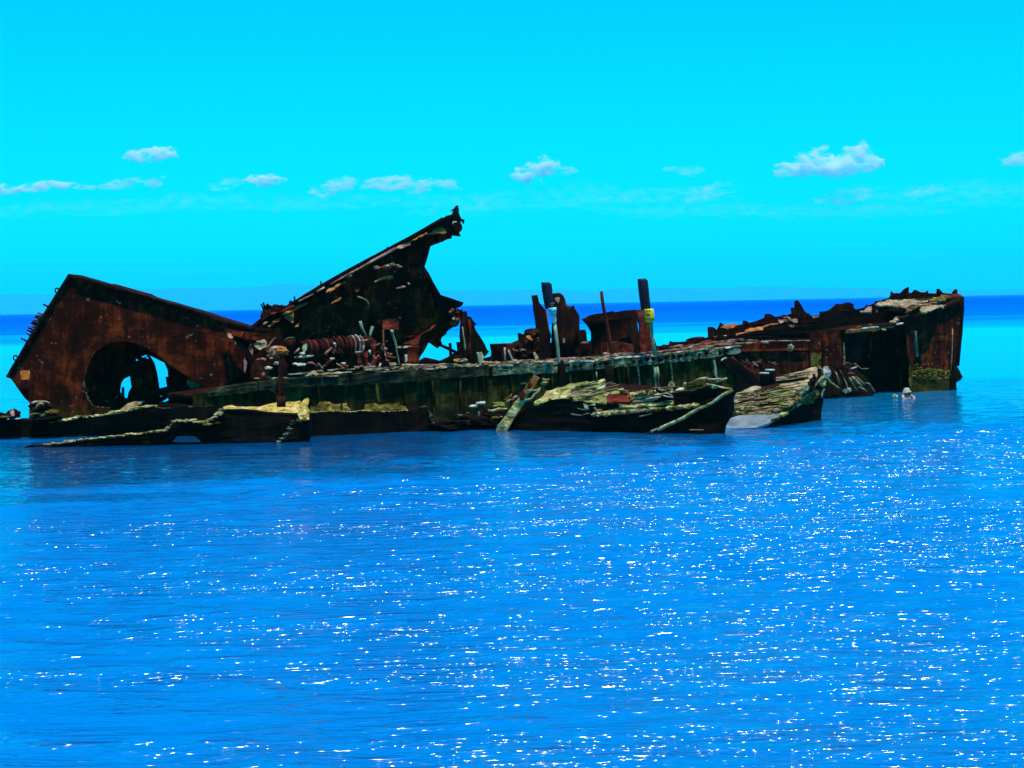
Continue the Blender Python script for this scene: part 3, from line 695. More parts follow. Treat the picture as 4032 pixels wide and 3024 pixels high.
def make_hull():
    t = thing('hull', 'long dark hull with a broken grey-green edge beam running the middle of the wreck', 'wreck section', at('S', (1800, 1650), 55.0))
    fg = frH(-0.09)
    # edge beam, broken into lengths
    cuts = [820, 1090, 1380, 1640, 1928, 1941, 2206, 2226, 2420, 2600, 2790, 2906]
    for a, b in zip(cuts[:-1], cuts[1:]):
        if b - a < 30: continue
        xs = np.linspace(a + 2, b - 2, max(3, int((b - a) / 40)))
        poly = [('S', (x, lineS(GT, x))) for x in xs] + [('S', (x, lineS(GB, x))) for x in xs[::-1]]
        if b == 2906: poly = poly[:len(xs)] + [('S', (2914, 1372)), ('S', (2917, 1386))] + poly[len(xs):]
        plate('edge_beam', t, M_GREEN if a > 1900 else M_GRIME, 'S', [p[1] for p in poly], fg, 0.34, rag=0.018, disp=0.05, seg=0.12)
    # broken-out pockets along the beam
    for x in np.arange(2235, 2890, 26):
        if random.random() < 0.75:
            y = (lineS(GT, x) * 0.62 + lineS(GB, x) * 0.38) + random.uniform(-2, 6)
            c = at('S', (x, y), hit('S', (x, y), frH(-0.12)).y)
            lump('beam_pocket', t, M_BLACK, c, (random.uniform(.05, .10), .04, random.uniform(.04, .08)), 2, 0.5)
    # cap plates lying along the beam, two broken rows
    for row, (t0, dy, mat, x0, x1, p) in enumerate(((-0.02, 0, M_PALE, 2215, 2900, 0.92), (0.25, -13, M_PINK, 2040, 2960, 0.85), (0.7, -25, M_PINK, 2560, 3050, 0.7), (-0.02, 0, M_TAN, 1560, 2205, 0.8), (0.25, -10, M_PINK, 1450, 2060, 0.75), (-0.1, 3, M_TAN, 1180, 1560, 0.65), (0.3, -9, M_TAN, 1260, 1560, 0.5))):
        x = x0
        while x < x1:
            L = random.uniform(34, 95)
            if random.random() < p:
                ya, yb = lineS(GT, x) + dy, lineS(GT, x + L) + dy
                fr = frH(t0)
                A, B = hit('S', (x, ya), fr), hit('S', (x + L - 5, yb), fr)
                A.z += random.uniform(-.02, .02); B.z += random.uniform(-.02, .02)
                bar('cap_plate', t, random.choice([mat, mat, M_TAN]), [A, B], random.uniform(.08, .14), sides=4, flat=random.uniform(.18, .38), rough=0.5, seg=0.12, smooth=False)
            x += L
    # hull side: plating panels between upright frames
    xs = [760, 1010, 1250, 1480, 1700, 1900, 2085, 2240, 2330, 2430, 2510, 2640, 2806]
    fs = frH(0.0)
    for a, b in zip(xs[:-1], xs[1:]):
        poly = [(a + 2, lineS(GB, a) - 14), ((a + b) / 2, lineS(GB, (a + b) / 2) - 14), (b - 2, lineS(GB, b) - 14), (b - 2, 1760), (a + 2, 1760)]
        plate('side_panel', t, M_OLIVE, 'S', poly, frH(random.uniform(0, .05)), 0.05, rag=0.01, disp=0.03, seg=0.25)
    for x in xs[1:] + [1590, 1810, 2010, 2170, 2470, 2570]:
        y = lineS(GB, x) - 4
        bar('frame', t, M_OLIVE if x < 2500 else M_GREEN, [hit('S', (x, y), frH(-0.04)), hit('S', (x + random.uniform(2, 10), y + 75), frH(-0.04)), hit('S', (x + 6, 1700), frH(-0.04))], random.uniform(.035, .06), sides=4, rough=0.3, smooth=False)
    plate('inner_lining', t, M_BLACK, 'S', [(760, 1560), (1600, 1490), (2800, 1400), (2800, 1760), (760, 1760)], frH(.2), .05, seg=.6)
    plate('end_panel', t, M_OLIVE, 'M', [(790, 600), (905, 640), (930, 690), (1085, 818), (1112, 1000), (1125, 1400), (800, 1400)], frH(0.02), 0.05, rag=0.012, disp=0.03)
    bar('end_frame', t, M_PALEG, [hit('M', p, frH(-0.06)) for p in [(768, 615), (790, 720), (812, 880)]], 0.06, 0.04, sides=4, smooth=False)
    bar('end_frame', t, M_PALEG, [hit('C', p, frH(-0.06)) for p in [(1575, 895), (1588, 985)]], 0.04, 0.02)
    bar('end_frame', t, M_PALEG, [hit('C', p, frH(-0.06)) for p in [(1100, 930), (1108, 1010)]], 0.03, 0.02)
    # deck and far side
    bm = bmesh.new()
    for xa, xb in zip(range(800, 2950, 100), range(900, 3050, 100)):
        q = []
        for x, tt in ((xa, 0.02), (xb, 0.02), (xb, 3.9), (xa, 3.9)):
            p = hit('S', (x, lineS(GT, x) + 6), frH(0.0)); v = p + HN * tt; v.z = p.z - 0.02 + 0.03 * fbm(v, .8)
            q.append(bm.verts.new(v))
        bm.faces.new(q)
    bmesh.ops.remove_doubles(bm, verts=bm.verts, dist=0.002)
    ret = bmesh.ops.extrude_face_region(bm, geom=bm.faces[:])
    bmesh.ops.translate(bm, verts=[v for v in ret['geom'] if isinstance(v, bmesh.types.BMVert)], vec=(0, 0, -0.08))
    obj('deck', bm, M_DARK, t)
    plate('far_side', t, M_DARK, 'S', [(980, 1450), (1460, 1425), (1625, 1420), (1700, 1412), (1770, 1405), (1842, 1398), (1900, 1412), (1930, 1405), (2010, 1380), (2060, 1350), (2100, 1345), (2230, 1340), (2330, 1352), (2560, 1372), (2600, 1362), (2640, 1357), (2800, 1345), (2900, 1340), (2900, 1500), (980, 1500)], frH(3.9), 0.08, rag=0.05, disp=0.05)
    plate('far_side', t, M_DARK, 'C', [(270, 860), (275, 712), (350, 710), (440, 705), (500, 680), (495, 625), (540, 640), (550, 600), (600, 588), (640, 600), (660, 860)], frH(3.2), 0.1, rag=0.03, disp=0.04)
    plate('deck_lip', t, M_PINK, 'C', [(545, 655), (580, 640), (650, 665), (620, 682), (560, 680)], frT('C', (600, 682), frH(3.0), 40), 0.05, disp=0.05, seg=0.1)
    # loose scraps on the deck
    bm = bmesh.new()
    for _ in range(120):
        x = random.uniform(1080, 2500); tt = random.uniform(0.15, 2.2)
        p = hit('S', (x, lineS(GT, x)), frH(0.0)) + HN * tt
        lump_bm(bm, p + Vector((0, 0, .02)), (random.uniform(.05, .22), random.uniform(.04, .10), random.uniform(.015, .05)), 1, 0.7)
    o = obj('deck_scraps', bm, M_TAN, t); o['kind'] = 'stuff'
    # crushed bits seen as pale flecks at the beam's left part
    for p in ((1790, 1400), (1560, 1330), (1360, 1250), (840, 1160), (720, 1340)):
        q = hit('G', p, frH(0.5)); lump('pale_lump', t, M_PALE, q, (.075, .07, .035), 2, 0.5)
    for p in ((1560, 1280), (1670, 1275), (1700, 1350), (430, 1350)):
        q = hit('H', p, frH(0.3)); lump('pale_lump', t, M_TAN, q, (.11, .09, .06), 2, 0.5)
    plate('deck_plate', t, M_TAN, 'H', [(580, 1345), (700, 1335), (890, 1345), (860, 1362), (600, 1362)], frT('H', (700, 1362), frH(0.3), 14), 0.03, seg=0.1)
    plate('deck_plate', t, M_PALE, 'G', [(700, 1210), (800, 1195), (900, 1190), (940, 1160), (1000, 1158), (1050, 1172), (980, 1210), (760, 1222)], frT('G', (760, 1222), frH(0.7), 16), 0.03, seg=0.1)
    plate('deck_plate', t, M_PALE, 'G', [(715, 1325), (895, 1325), (905, 1350), (780, 1362), (720, 1340)], frT('G', (780, 1362), frH(0.3), 16), 0.03, seg=0.1)
    plate('deck_plate', t, M_PALE, 'G', [(170, 1400), (250, 1380), (325, 1405), (300, 1420), (200, 1420)], frT('G', (200, 1420), frH(0.3), 16), 0.03, seg=0.1)
    bar('deck_rod', t, M_PINK, [hit('K', p, frH(0.5)) for p in [(1205, 1188), (1270, 1193)]], 0.04, seg=0.1)
    bar('deck_rod', t, M_PINK, [hit('K', p, frH(0.5)) for p in [(1290, 1195), (1440, 1205), (1585, 1210)]], 0.045, 0.03, seg=0.1)
    for i in range(9):                           # bright streak plates on the beam's left stretch
        a = 600 + i * 165 + random.uniform(-30, 30); y = 1500 - i * 17 + random.uniform(-18, 18)
        bar('streak_plank', t, M_TAN if i % 2 else M_PALE, [hit('G', (a, y + 30), frH(-0.14)), hit('G', (a + random.uniform(90, 240), y + 12), frH(-0.14))], 0.03, sides=4, flat=0.6, rough=0.4, smooth=False)
make_hull()

# ---------------------------------------------------------- raised ramp
RL = 10
def make_ramp():
    t = thing('raised_ramp', 'steep raised ramp of dark rusted steel pointing up to the right above the hull', 'ramp', hit('B', (900, 1330), frH(2.0)))
    fr, ff = frH(2.0, RL), frH(1.72, RL)
    side = [(170, 1030), (260, 960), (350, 900), (440, 880), (730, 702), (960, 572), (1430, 322), (1690, 180), (1770, 260), (1770, 320), (1725, 330), (1700, 345), (1640, 366), (1600, 382), (1555, 545), (1620, 660), (1682, 767)]
    low = [(1510, 375), (1560, 560), (1522, 668), (1380, 770), (1355, 832), (1285, 872), (1265, 932), (1288, 986), (1222, 1074), (1060, 962), (912, 1212), (860, 1330)]
    lowB = [((CROPS['H'][0] + x * CROPS['H'][2] - 900) / CROPS['B'][2], (CROPS['H'][1] + y * CROPS['H'][2] - 780) / CROPS['B'][2]) for x, y in low]
    plate('side_plate', t, M_RUST, 'B', side + lowB + [(1400, 1420), (130, 1420), (110, 1250)], fr, 0.10, rag=0.02, disp=0.05)
    plate('tail_fin', t, M_BLACK, 'B', [(1600, 640), (1682, 767), (1770, 795), (1860, 826), (1850, 850), (1820, 868), (1780, 872), (1745, 905), (1660, 880)], frH(1.9, RL), 0.08, rag=0.012, disp=0.02)
    # top girder with its flange
    top = [(175, 1020), (260, 948), (350, 886), (440, 872), (730, 692), (960, 562), (1430, 312), (1690, 162), (1770, 140)]
    P = [hit('B', p, ff) for p in top]
    bm = bmesh.new(); rows = []
    for p in resample(P, 0.25):
        j = Vector((0, 0, .02 * noise.noise(p * 3)))
        rows.append([bm.verts.new(p + j + q) for q in (V0, Vector((0, .45, 0)), Vector((0, .45, -.10)), Vector((0, 0, -.10)))])
    for A, B in zip(rows[:-1], rows[1:]):
        for k in range(4): bm.faces.new((A[k], A[(k+1) % 4], B[(k+1) % 4], B[k]))
    bm.faces.new(rows[0]); bm.faces.new(rows[-1][::-1])
    obj('girder', bm, M_DARK, t)
    bar('girder_rib', t, M_BLACK, [p + Vector((0, 0, 0.0)) - HN * .03 for p in P[3:-1]], 0.05, sides=4, smooth=False)
    fl = frH(1.55, RL)
    bar('flange', t, M_PINK, [hit('R', p, fl) for p in [(240, 652), (420, 562)]], 0.05, 0.03, flat=.6, rough=.5)
    bar('flange', t, M_PINK, [hit('R', p, fl) for p in [(460, 535), (560, 480)]], 0.05, 0.04, flat=.6, rough=.5)
    bar('flange', t, M_PINK, [hit('R', p, fl) for p in [(640, 440), (840, 325), (1000, 240), (1200, 130), (1440, 0)]], 0.022, 0.045, rough=.5)
    bar('flange', t, M_RED, [hit('R', p, fl) for p in [(30, 790), (120, 735), (180, 720)]], 0.05, 0.05, rough=.6)
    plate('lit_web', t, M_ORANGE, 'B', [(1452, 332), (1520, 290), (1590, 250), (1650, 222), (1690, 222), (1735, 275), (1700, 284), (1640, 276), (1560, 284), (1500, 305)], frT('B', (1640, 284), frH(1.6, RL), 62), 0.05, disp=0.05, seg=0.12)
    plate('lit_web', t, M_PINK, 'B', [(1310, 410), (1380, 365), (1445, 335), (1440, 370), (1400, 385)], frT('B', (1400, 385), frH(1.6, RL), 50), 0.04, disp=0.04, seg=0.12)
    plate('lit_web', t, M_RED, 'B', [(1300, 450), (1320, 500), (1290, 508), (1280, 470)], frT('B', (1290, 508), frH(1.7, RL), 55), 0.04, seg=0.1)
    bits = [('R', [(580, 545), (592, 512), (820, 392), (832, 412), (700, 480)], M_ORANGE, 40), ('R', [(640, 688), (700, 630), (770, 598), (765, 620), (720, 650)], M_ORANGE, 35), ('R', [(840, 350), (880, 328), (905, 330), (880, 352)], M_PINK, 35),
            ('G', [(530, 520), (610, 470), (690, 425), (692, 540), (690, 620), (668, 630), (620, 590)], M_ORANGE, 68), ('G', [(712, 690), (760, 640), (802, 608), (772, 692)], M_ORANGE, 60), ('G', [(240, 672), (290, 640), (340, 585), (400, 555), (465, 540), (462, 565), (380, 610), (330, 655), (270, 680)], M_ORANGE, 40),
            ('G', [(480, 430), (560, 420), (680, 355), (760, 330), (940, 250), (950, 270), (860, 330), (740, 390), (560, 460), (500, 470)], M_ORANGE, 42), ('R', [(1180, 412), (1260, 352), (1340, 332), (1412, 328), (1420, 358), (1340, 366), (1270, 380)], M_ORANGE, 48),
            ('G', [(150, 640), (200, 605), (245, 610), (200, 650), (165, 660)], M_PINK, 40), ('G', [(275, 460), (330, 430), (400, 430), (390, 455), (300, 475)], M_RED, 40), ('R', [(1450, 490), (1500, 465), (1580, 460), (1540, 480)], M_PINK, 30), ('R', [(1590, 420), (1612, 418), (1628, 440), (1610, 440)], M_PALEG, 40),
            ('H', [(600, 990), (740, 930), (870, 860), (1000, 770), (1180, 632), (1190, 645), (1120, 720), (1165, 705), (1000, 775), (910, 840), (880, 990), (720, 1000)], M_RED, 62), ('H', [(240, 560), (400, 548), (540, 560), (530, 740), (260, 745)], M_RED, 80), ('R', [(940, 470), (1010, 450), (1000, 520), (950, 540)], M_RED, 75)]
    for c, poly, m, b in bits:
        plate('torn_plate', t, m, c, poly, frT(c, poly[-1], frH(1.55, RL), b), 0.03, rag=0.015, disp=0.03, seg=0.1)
    for _ in range(16):
        x, y = random.uniform(1200, 1540), random.uniform(175, 250)
        if abs(y - (215 - (x - 1350) * 0.08)) < 38:
            lump('rust_flake', t, random.choice([M_PINK, M_TAN, M_RED]), hit('R', (x, y), frH(1.55, RL)), (random.uniform(.05, .12), .05, random.uniform(.03, .06)), 2, .5)
    bar('bent_pipe', t, M_TAN, [hit('R', p, frH(1.5, RL)) for p in [(975, 596), (1030, 612), (1085, 640), (1105, 672), (1122, 710)]], 0.022, seg=0.1)
    for pts in ([(1005, 900), (1030, 990), (1060, 1050), (1085, 1095)], [(1160, 965), (1135, 1050), (1120, 1105)]):
        bar('hanger', t, M_PALEG, [hit('R', p, frH(1.2)) for p in pts], 0.07, 0.045, flat=.6, rough=.4)
    # head of the ramp: sheave, bracket, broken end
    hd = frH(1.6, RL)
    plate('head_block', t, M_BLACK, 'U', [(-200, 1290), (0, 1180), (300, 1030), (500, 920), (870, 760), (1000, 700), (1120, 690), (1190, 770), (1280, 850), (1300, 900), (1230, 960), (1260, 1040), (1250, 1120), (1290, 1210), (1210, 1500), (1230, 1590), (1290, 1660), (900, 1640), (640, 1560), (700, 1400), (500, 1200), (300, 1190), (0, 1500), (-200, 1560)], hd, 0.12, rag=0.01, disp=0.015, seg=0.08)
    c = hit('U', (1150, 1270), frH(1.5, RL)); R = px('U', 225, 55)
    bm = bmesh.new(); rr = []
    for k, (rad, off) in enumerate(((R, 0), (R * .8, .06), (R * .8, .14), (R, .2))):
        rr.append([bm.verts.new(c + HD * math.cos(a) * rad + Vector((0, 0, math.sin(a) * rad)) + HN * off) for a in np.linspace(0, 2 * math.pi, 25)[:-1]])
    for A, B in zip(rr[:-1], rr[1:]):
        for i in range(24): bm.faces.new((A[i], A[(i+1) % 24], B[(i+1) % 24], B[i]))
    bm.faces.new(rr[0]); bm.faces.new(rr[-1][::-1])
    obj('sheave', bm, M_DARK, t)
    plate('head_bracket', t, M_BLACK, 'U', [(1230, 860), (1340, 925), (1425, 930), (1422, 1000), (1408, 1115), (1390, 1115), (1370, 1040), (1300, 1020), (1220, 1030)], frH(1.55, RL), 0.08, rag=0.004, disp=0.005, seg=0.06)
    bar('head_clip', t, M_PALE, [hit('U', p, frH(1.35, RL)) for p in [(910, 1130), (940, 1050), (1000, 1035), (1085, 1040)]], 0.022, seg=0.05)
    # foot: bent rods and scraps
    for a, b, r in (((125, 298), (185, 430), .03), ((160, 275), (215, 420), .035), ((225, 308), (345, 430), .06), ((205, 330), (260, 440), .04)):
        bar('bent_rod', t, M_BLACK, [hit('G', a, frH(1.7)), hit('G', b, frH(1.8))], r * .7, r * 1.3, rough=.5, seg=.08)
    for x, y, r in ((395, 375, .1), (490, 345, .07), (440, 400, .1), (300, 430, .14), (650, 275, .06), (712, 235, .03), (250, 500, .2)):
        lump('rust_lump', t, M_DARK, hit('G', (x, y), frH(1.7)), (r * 1.3, r, r), 2, .6)
    for x, y in ((517, 450), (190, 640), (1345, 20)):
        p = hit('R', (x, y + 12), ff); bar('pin', t, M_BLACK, [p, p + Vector((0, 0, .14))], .025)
    # lower right: ball of scrap, strut and stub
    for k in range(9):
        x, y = 1480 + random.uniform(-75, 80), 520 + random.uniform(-110, 110)
        lump('scrap_lump', t, random.choice([M_DARK, M_BROWN, M_RED, M_DARK]), hit('H', (x, y), frH(1.6)), (random.uniform(.08, .15),) * 3, 2, .6)
    for x, y in ((1425, 440), (1490, 555), (1550, 570), (1465, 400)):
        lump('scrap_lump', t, M_PINK, hit('H', (x, y), frH(1.42)), (.05, .04, .045), 2, .4)
    bar('strut', t, M_BLACK, [hit('H', p, frH(2.6)) for p in [(1235, 1000), (1420, 1085), (1600, 1170), (1640, 1200)]], .055, sides=4, smooth=False)
    bar('strut', t, M_BLACK, [hit('H', p, frH(2.6)) for p in [(1423, 975), (1440, 1210)]], .05, sides=4, smooth=False)
make_ramp()

def make_bird():
    t = thing('bird', 'dark bird perched on the tip of the raised ramp with lowered bill', 'bird', hit('U', (1020, 760), frH(1.7, RL)))
    fr = frH(1.75, RL)
    shell('body', t, M_BIRD, 'U', [((1060, 318), (1125, 318)), ((1030, 360), (1150, 360)), ((985, 420), (1158, 420)), ((940, 500), (1170, 520)), ((920, 580), (1170, 580)), ((905, 650), (1140, 650)), ((890, 720), (1110, 720)), ((900, 780), (1100, 780))], fr, 0.8, 14)
    bar('bill', t, M_BIRD, [hit('U', p, fr) for p in [(1010, 440), (930, 505), (860, 540), (822, 575)]], .022, .014, seg=.03)
    bar('tail', t, M_BIRD, [hit('U', p, fr) for p in [(1120, 600), (1165, 690), (1200, 790), (1215, 830)]], .04, .02, seg=.04, flat=.5)
make_bird()

# ---------------------------------------------------------- winch and deck gear
def make_winch():
    fr = frH(1.0)
    a, b = hit('G', (800, 1085), fr), hit('G', (1960, 990), fr)
    t = thing('winch', 'rusted winch with a long ribbed drum lying on deck under the ramp', 'winch', Vector(((a.x + b.x) / 2, (a.y + b.y) / 2, a.z - .5)))
    ax = (b - a).normalized(); u = ax.cross(Vector((0, 0, 1))).normalized(); v = u.cross(ax)
    def disc(p0, p1, r0, r1, name, m):
        bm = bmesh.new(); R = []
        for q, r in ((p0, r0), (p1, r1)):
            R.append([bm.verts.new(q + u * math.cos(k) * r + v * math.sin(k) * r * random.uniform(.96, 1.04)) for k in np.linspace(0, 2 * math.pi, 29)[:-1]])
        for i in range(28): bm.faces.new((R[0][i], R[0][(i+1) % 28], R[1][(i+1) % 28], R[1][i]))
        bm.faces.new(R[0]); bm.faces.new(R[1][::-1])
        return obj(name, bm, m, t)
    rr = px('G', 150, 56)
    disc(a, b, rr * .9, rr * .9, 'drum', M_DARK)
    L = (b - a).length
    for x, m, k in ((.03, M_DARK, .9), (.10, M_RED, 1.08), (.19, M_RED, .92), (.24, M_DARK, 1.1), (.35, M_RED, 1.04), (.47, M_DARK, 1.2), (.56, M_RED, 1.16), (.61, M_DARK, 1.22), (.70, M_RED, 1.02), (.76, M_PINK, 1.1), (.83, M_PALE, 1.13), (.88, M_PINK, 1.0), (.95, M_DARK, .9)):
        p = a + ax * L * x; disc(p, p + ax * random.uniform(.025, .06), rr * k, rr * k, 'drum_rib', m)
    plate('guard_plate', t, M_PALEG, 'G', [(838, 1060), (870, 1000), (915, 980), (932, 1000), (915, 1100), (888, 1160), (850, 1150), (858, 1100)], frT('G', (888, 1160), frH(.62), 70), .03, seg=.1)
    for p, q, r, m in (((1230, 1175), (1355, 1060), .05, M_PINK), ((1370, 1160), (1415, 1090), .06, M_PINK), ((1415, 985), (1420, 1120), .05, M_PINK), ((1390, 990), (1420, 990), .05, M_PALE), ((1830, 955), (1990, 915), .03, M_PINK), ((1770, 1145), (1900, 1130), .04, M_PINK), ((1900, 1130), (1915, 1010), .05, M_PINK),
                       ((2010, 1100), (2030, 1180), .05, M_PALE), ((2080, 1190), (2120, 1300), .03, M_PINK), ((2110, 1030), (2190, 985), .03, M_PINK), ((1990, 1330), (2050, 1405), .04, M_PINK), ((2170, 1420), (2210, 1330), .04, M_PALE), ((1440, 1330), (1590, 1430), .02, M_TAN), ((1160, 1400), (1260, 1360), .03, M_GREEN)):
        bar('brace', t, m, [hit('G', p, frH(.7)), hit('G', q, frH(.7))], r * .8, r * .6, rough=.4)
    plate('stand', t, M_RED, 'G', [(1990, 920), (2060, 890), (2140, 950), (2130, 1400), (1800, 1400), (1790, 1180), (1940, 1150)], frH(1.4), .1, disp=.04)
    plate('stand', t, M_DARK, 'G', [(1060, 1080), (1240, 1050), (1240, 1420), (1060, 1420)], frH(.9), .08, disp=.04)
    plate('stand', t, M_DARK, 'G', [(1430, 1080), (1790, 1060), (1790, 1420), (1430, 1420)], frH(1.0), .08, disp=.04)
    shell('gear_housing', t, M_DARK, 'G', [((525, 915), (720, 915)), ((520, 960), (722, 960)), ((530, 1200), (720, 1200))], frH(1.0), .8)
    bar('housing_rim', t, M_GREEN, [hit('G', p, frH(.72)) for p in [(530, 920), (600, 885), (700, 882), (720, 940)]], .018, seg=.1)
make_winch()

def make_tangle():
    t = thing('rod_tangle', 'tangle of thin bent rusty rods on deck around the ribbed winch', 'scrap heap', hit('G', (1500, 1420), frH(.8)))
    for _ in range(44):
        x, y = random.uniform(700, 2500), random.uniform(1080, 1380)
        a = random.uniform(-1.2, 1.2); L = random.uniform(60, 230)
        tt = random.uniform(.4, 1.2)
        A = hit('G', (x, y), frH(tt)); B = hit('G', (x + L * math.cos(a), y - L * math.sin(a) * .7), frH(tt + random.uniform(-.2, .2)))
        M_ = A.lerp(B, .5) + Vector((random.gauss(0, .04), 0, random.gauss(0, .06)))
        bar('bent_rod', t, random.choice([M_DARK, M_DARK, M_RED, M_BLACK, M_PINK]), [A, M_, B], random.uniform(.012, .035), rough=.4, seg=.1)
make_tangle()

def deck_things():
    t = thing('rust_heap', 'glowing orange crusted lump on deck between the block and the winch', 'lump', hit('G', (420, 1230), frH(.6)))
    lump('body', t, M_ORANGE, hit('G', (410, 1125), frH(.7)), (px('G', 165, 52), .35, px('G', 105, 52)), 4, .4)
    lump('pale_crust', t, M_PALE, hit('G', (360, 1068), frH(.55)), (.09, .1, .05), 3, .5)
    lump('pale_crust', t, M_GOLD, hit('G', (440, 1140), frH(.5)), (.12, .1, .12), 3, .5)
    lump('pale_crust', t, M_PINK, hit('G', (300, 1150), frH(.5)), (.12, .1, .10), 3, .5)
    lump('fallen_piece', t, M_PINK, hit('G', (140, 1262), frH(.4)), (px('G', 85, 52), .2, px('G', 28, 52)), 3, .4)
    lump('fallen_piece', t, M_PALE, hit('G', (390, 1330), frH(.3)), (px('G', 45, 52), .1, px('G', 30, 52)), 3, .5)
    lump('fallen_piece', t, M_PINK, hit('G', (245, 1195), frH(.5)), (px('G', 24, 52), .1, px('G', 20, 52)), 3, .5)
    lump('fallen_piece', t, M_PALE, hit('G', (300, 1240), frH(.45)), (px('G', 28, 52), .1, px('G', 14, 52)), 3, .5)
    # scrap rods beside it
    t = thing('bent_stay', 'thin bent stay slanting down from the torn end of the block', 'rod', at('I', (380, 600), 50.0))
    bar('upper_bar', t, M_BLACK, [at('A', p, 52.2) for p in [(1840, 640), (1960, 790), (2010, 870)]], .07, .06, sides=4, smooth=False)
    bar('lower_rod', t, M_DARK, [at('A', (2010, 870), 52.2), at('I', (200, 265), 51.2), at('I', (250, 340), 50.7), at('I', (340, 490), 50.2), at('I', (392, 605), 49.9)], .035, .02)
    lump('knuckle', t, M_PINK, at('I', (240, 345), 50.6), (.05, .05, .05), 2, .3)
    bar('side_rod', t, M_PINK, [at('G', p, 52.0) for p in [(175, 1110), (260, 1020), (340, 910), (380, 885)]], .02, seg=.1)
    # brown pipe standing on the ochre deck plate
    t = thing('pipe', 'upright brown rusty pipe standing on the ochre-crusted deck plate', 'pipe', at('I', (437, 690), 48.0))
    bar('tube', t, M_DARK, [at('I', (437, 690), 48.0), at('I', (433, 420), 48.0), at('I', (434, 180), 48.0), at('I', (432, 130), 48.0)], px('I', 34, 48), px('I', 27, 48), sides=12, rough=.08)
    bar('collar', t, M_DARK, [at('I', (437, 695), 48.0), at('I', (437, 580), 48.0)], px('I', 50, 48), px('I', 44, 48), sides=10, rough=.3)
    lump('cap', t, M_DARK, at('I', (440, 130), 48.0), (px('I', 46, 48), .07, px('I', 18, 48)), 3, .3)
    # stanchions
    t = thing('stanchion', 'flat ochre stanchion standing upright beneath the ramp', 'stanchion', hit('H', (290, 1200), frH(.9)))
    bar('post', t, M_ORANGE, [hit('H', p, frH(.9)) for p in [(255, 745), (262, 900), (270, 1060), (292, 1150)]], px('H', 30, 56), px('H', 18, 56), sides=4, flat=.5, smooth=False, rough=.3)
    bar('foot', t, M_PINK, [hit('H', p, frH(.9)) for p in [(292, 1150), (310, 1225), (330, 1330)]], .03, .02)
    t = thing('stanchion', 'pale green bent stanchion leaning beside the ochre one', 'stanchion', hit('H', (560, 1410), frH(.4)))
    bar('post', t, M_PALEG, [hit('H', p, frH(.5)) for p in [(415, 760), (425, 830), (470, 950), (490, 1080), (520, 1250), (555, 1410)]], px('H', 32, 56), px('H', 14, 56), sides=6, flat=.7, rough=.4, seg=.1)
    lump('cap', t, M_PALE, hit('H', (415, 770), frH(.45)), (.05, .05, .04), 2, .3)
    t = thing('bollard', 'broad dark red mooring barrel with a pale top under the ramp', 'bollard', hit('H', (740, 1320), frH(.9)))
    shell('barrel', t, M_RED, 'H', [((600, 1035), (870, 1025)), ((610, 1060), (875, 1050)), ((630, 1130), (850, 1130)), ((610, 1290), (880, 1290)), ((600, 1330), (890, 1325))], frH(1.0), .9, wall=0)
    plate('pale_top', t, M_PALE, 'H', [(600, 1052), (640, 1030), (770, 1025), (772, 1042), (690, 1050)], frT('H', (640, 1054), frH(.8), 10), .02, seg=.08)
    plate('side_bar', t, M_PALE, 'H', [(640, 1185), (678, 1175), (675, 1300), (650, 1312)], frH(.72), .04, seg=.1)
    t = thing('bollard', 'narrow post with a pale cap between the green stanchion and the barrel', 'bollard', hit('H', (550, 1220), frH(.9)))
    shell('barrel', t, M_DARK, 'H', [((505, 1040), (580, 1035)), ((515, 1060), (575, 1060)), ((520, 1220), (580, 1220))], frH(.85), .9)
    plate('pale_top', t, M_PALE, 'H', [(500, 1045), (540, 1025), (585, 1028), (575, 1048)], frT('H', (540, 1050), frH(.75), 10), .02, seg=.08)
    # leaning frame by the open gap
    t = thing('broken_frame', 'broken upright frame with a leaning dark plate right of the gap under the ramp', 'frame', hit('H', (1750, 1400), frH(1.0)))
    plate('upright', t, M_DARK, 'H', [(1625, 400), (1640, 395), (1650, 430), (1715, 420), (1728, 520), (1735, 900), (1745, 1400), (1600, 1400), (1640, 1000), (1640, 600)], frH(1.0), .12, disp=.02)
    bar('upright', t, M_RED, [hit('H', p, frH(.9)) for p in [(1765, 560), (1770, 800), (1768, 1010), (1780, 1300)]], .055, .05, rough=.3)
    bar('pale_edge', t, M_PALEG, [hit('H', p, frH(.88)) for p in [(1642, 690), (1655, 830), (1675, 960), (1690, 1100)]], .02, .05, flat=.6, seg=.1)
    plate('leaning_plate', t, M_BLACK, 'H', [(1735, 515), (1785, 515), (1830, 590), (1892, 648), (1850, 680), (1870, 750), (1950, 860), (2030, 990), (2080, 1090), (2112, 1125), (2078, 1178), (2000, 1240), (1760, 1260), (1740, 1000)], frH(1.2), .1, disp=.03)
    plate('pale_panel', t, M_PALEG, 'H', [(1888, 1132), (1925, 1140), (1980, 1128), (2008, 1200), (2002, 1310), (1950, 1362), (1925, 1290), (1910, 1180)], frT('H', (1950, 1360), frH(.7), 72), .04, seg=.1)
    t = thing('bollard', 'dark open-topped barrel left of the broken upright frame', 'bollard', hit('H', (1600, 1180), frH(1.5)))
    shell('barrel', t, M_DARK, 'H', [((1540, 960), (1650, 955)), ((1545, 1000), (1645, 1000)), ((1560, 1180), (1640, 1180))], frH(1.6), .9, wall=.15)
    # low bollards left of the torn casing
    t = thing('bollard', 'squat dark bollard with flared top right of the broken frame', 'bollard', hit('C', (312, 850), frH(1.2)))
    shell('barrel', t, M_DARK, 'C', [((272, 712), (352, 708)), ((276, 728), (350, 726)), ((285, 760), (345, 760)), ((285, 850), (350, 850))], frH(1.2), .9)
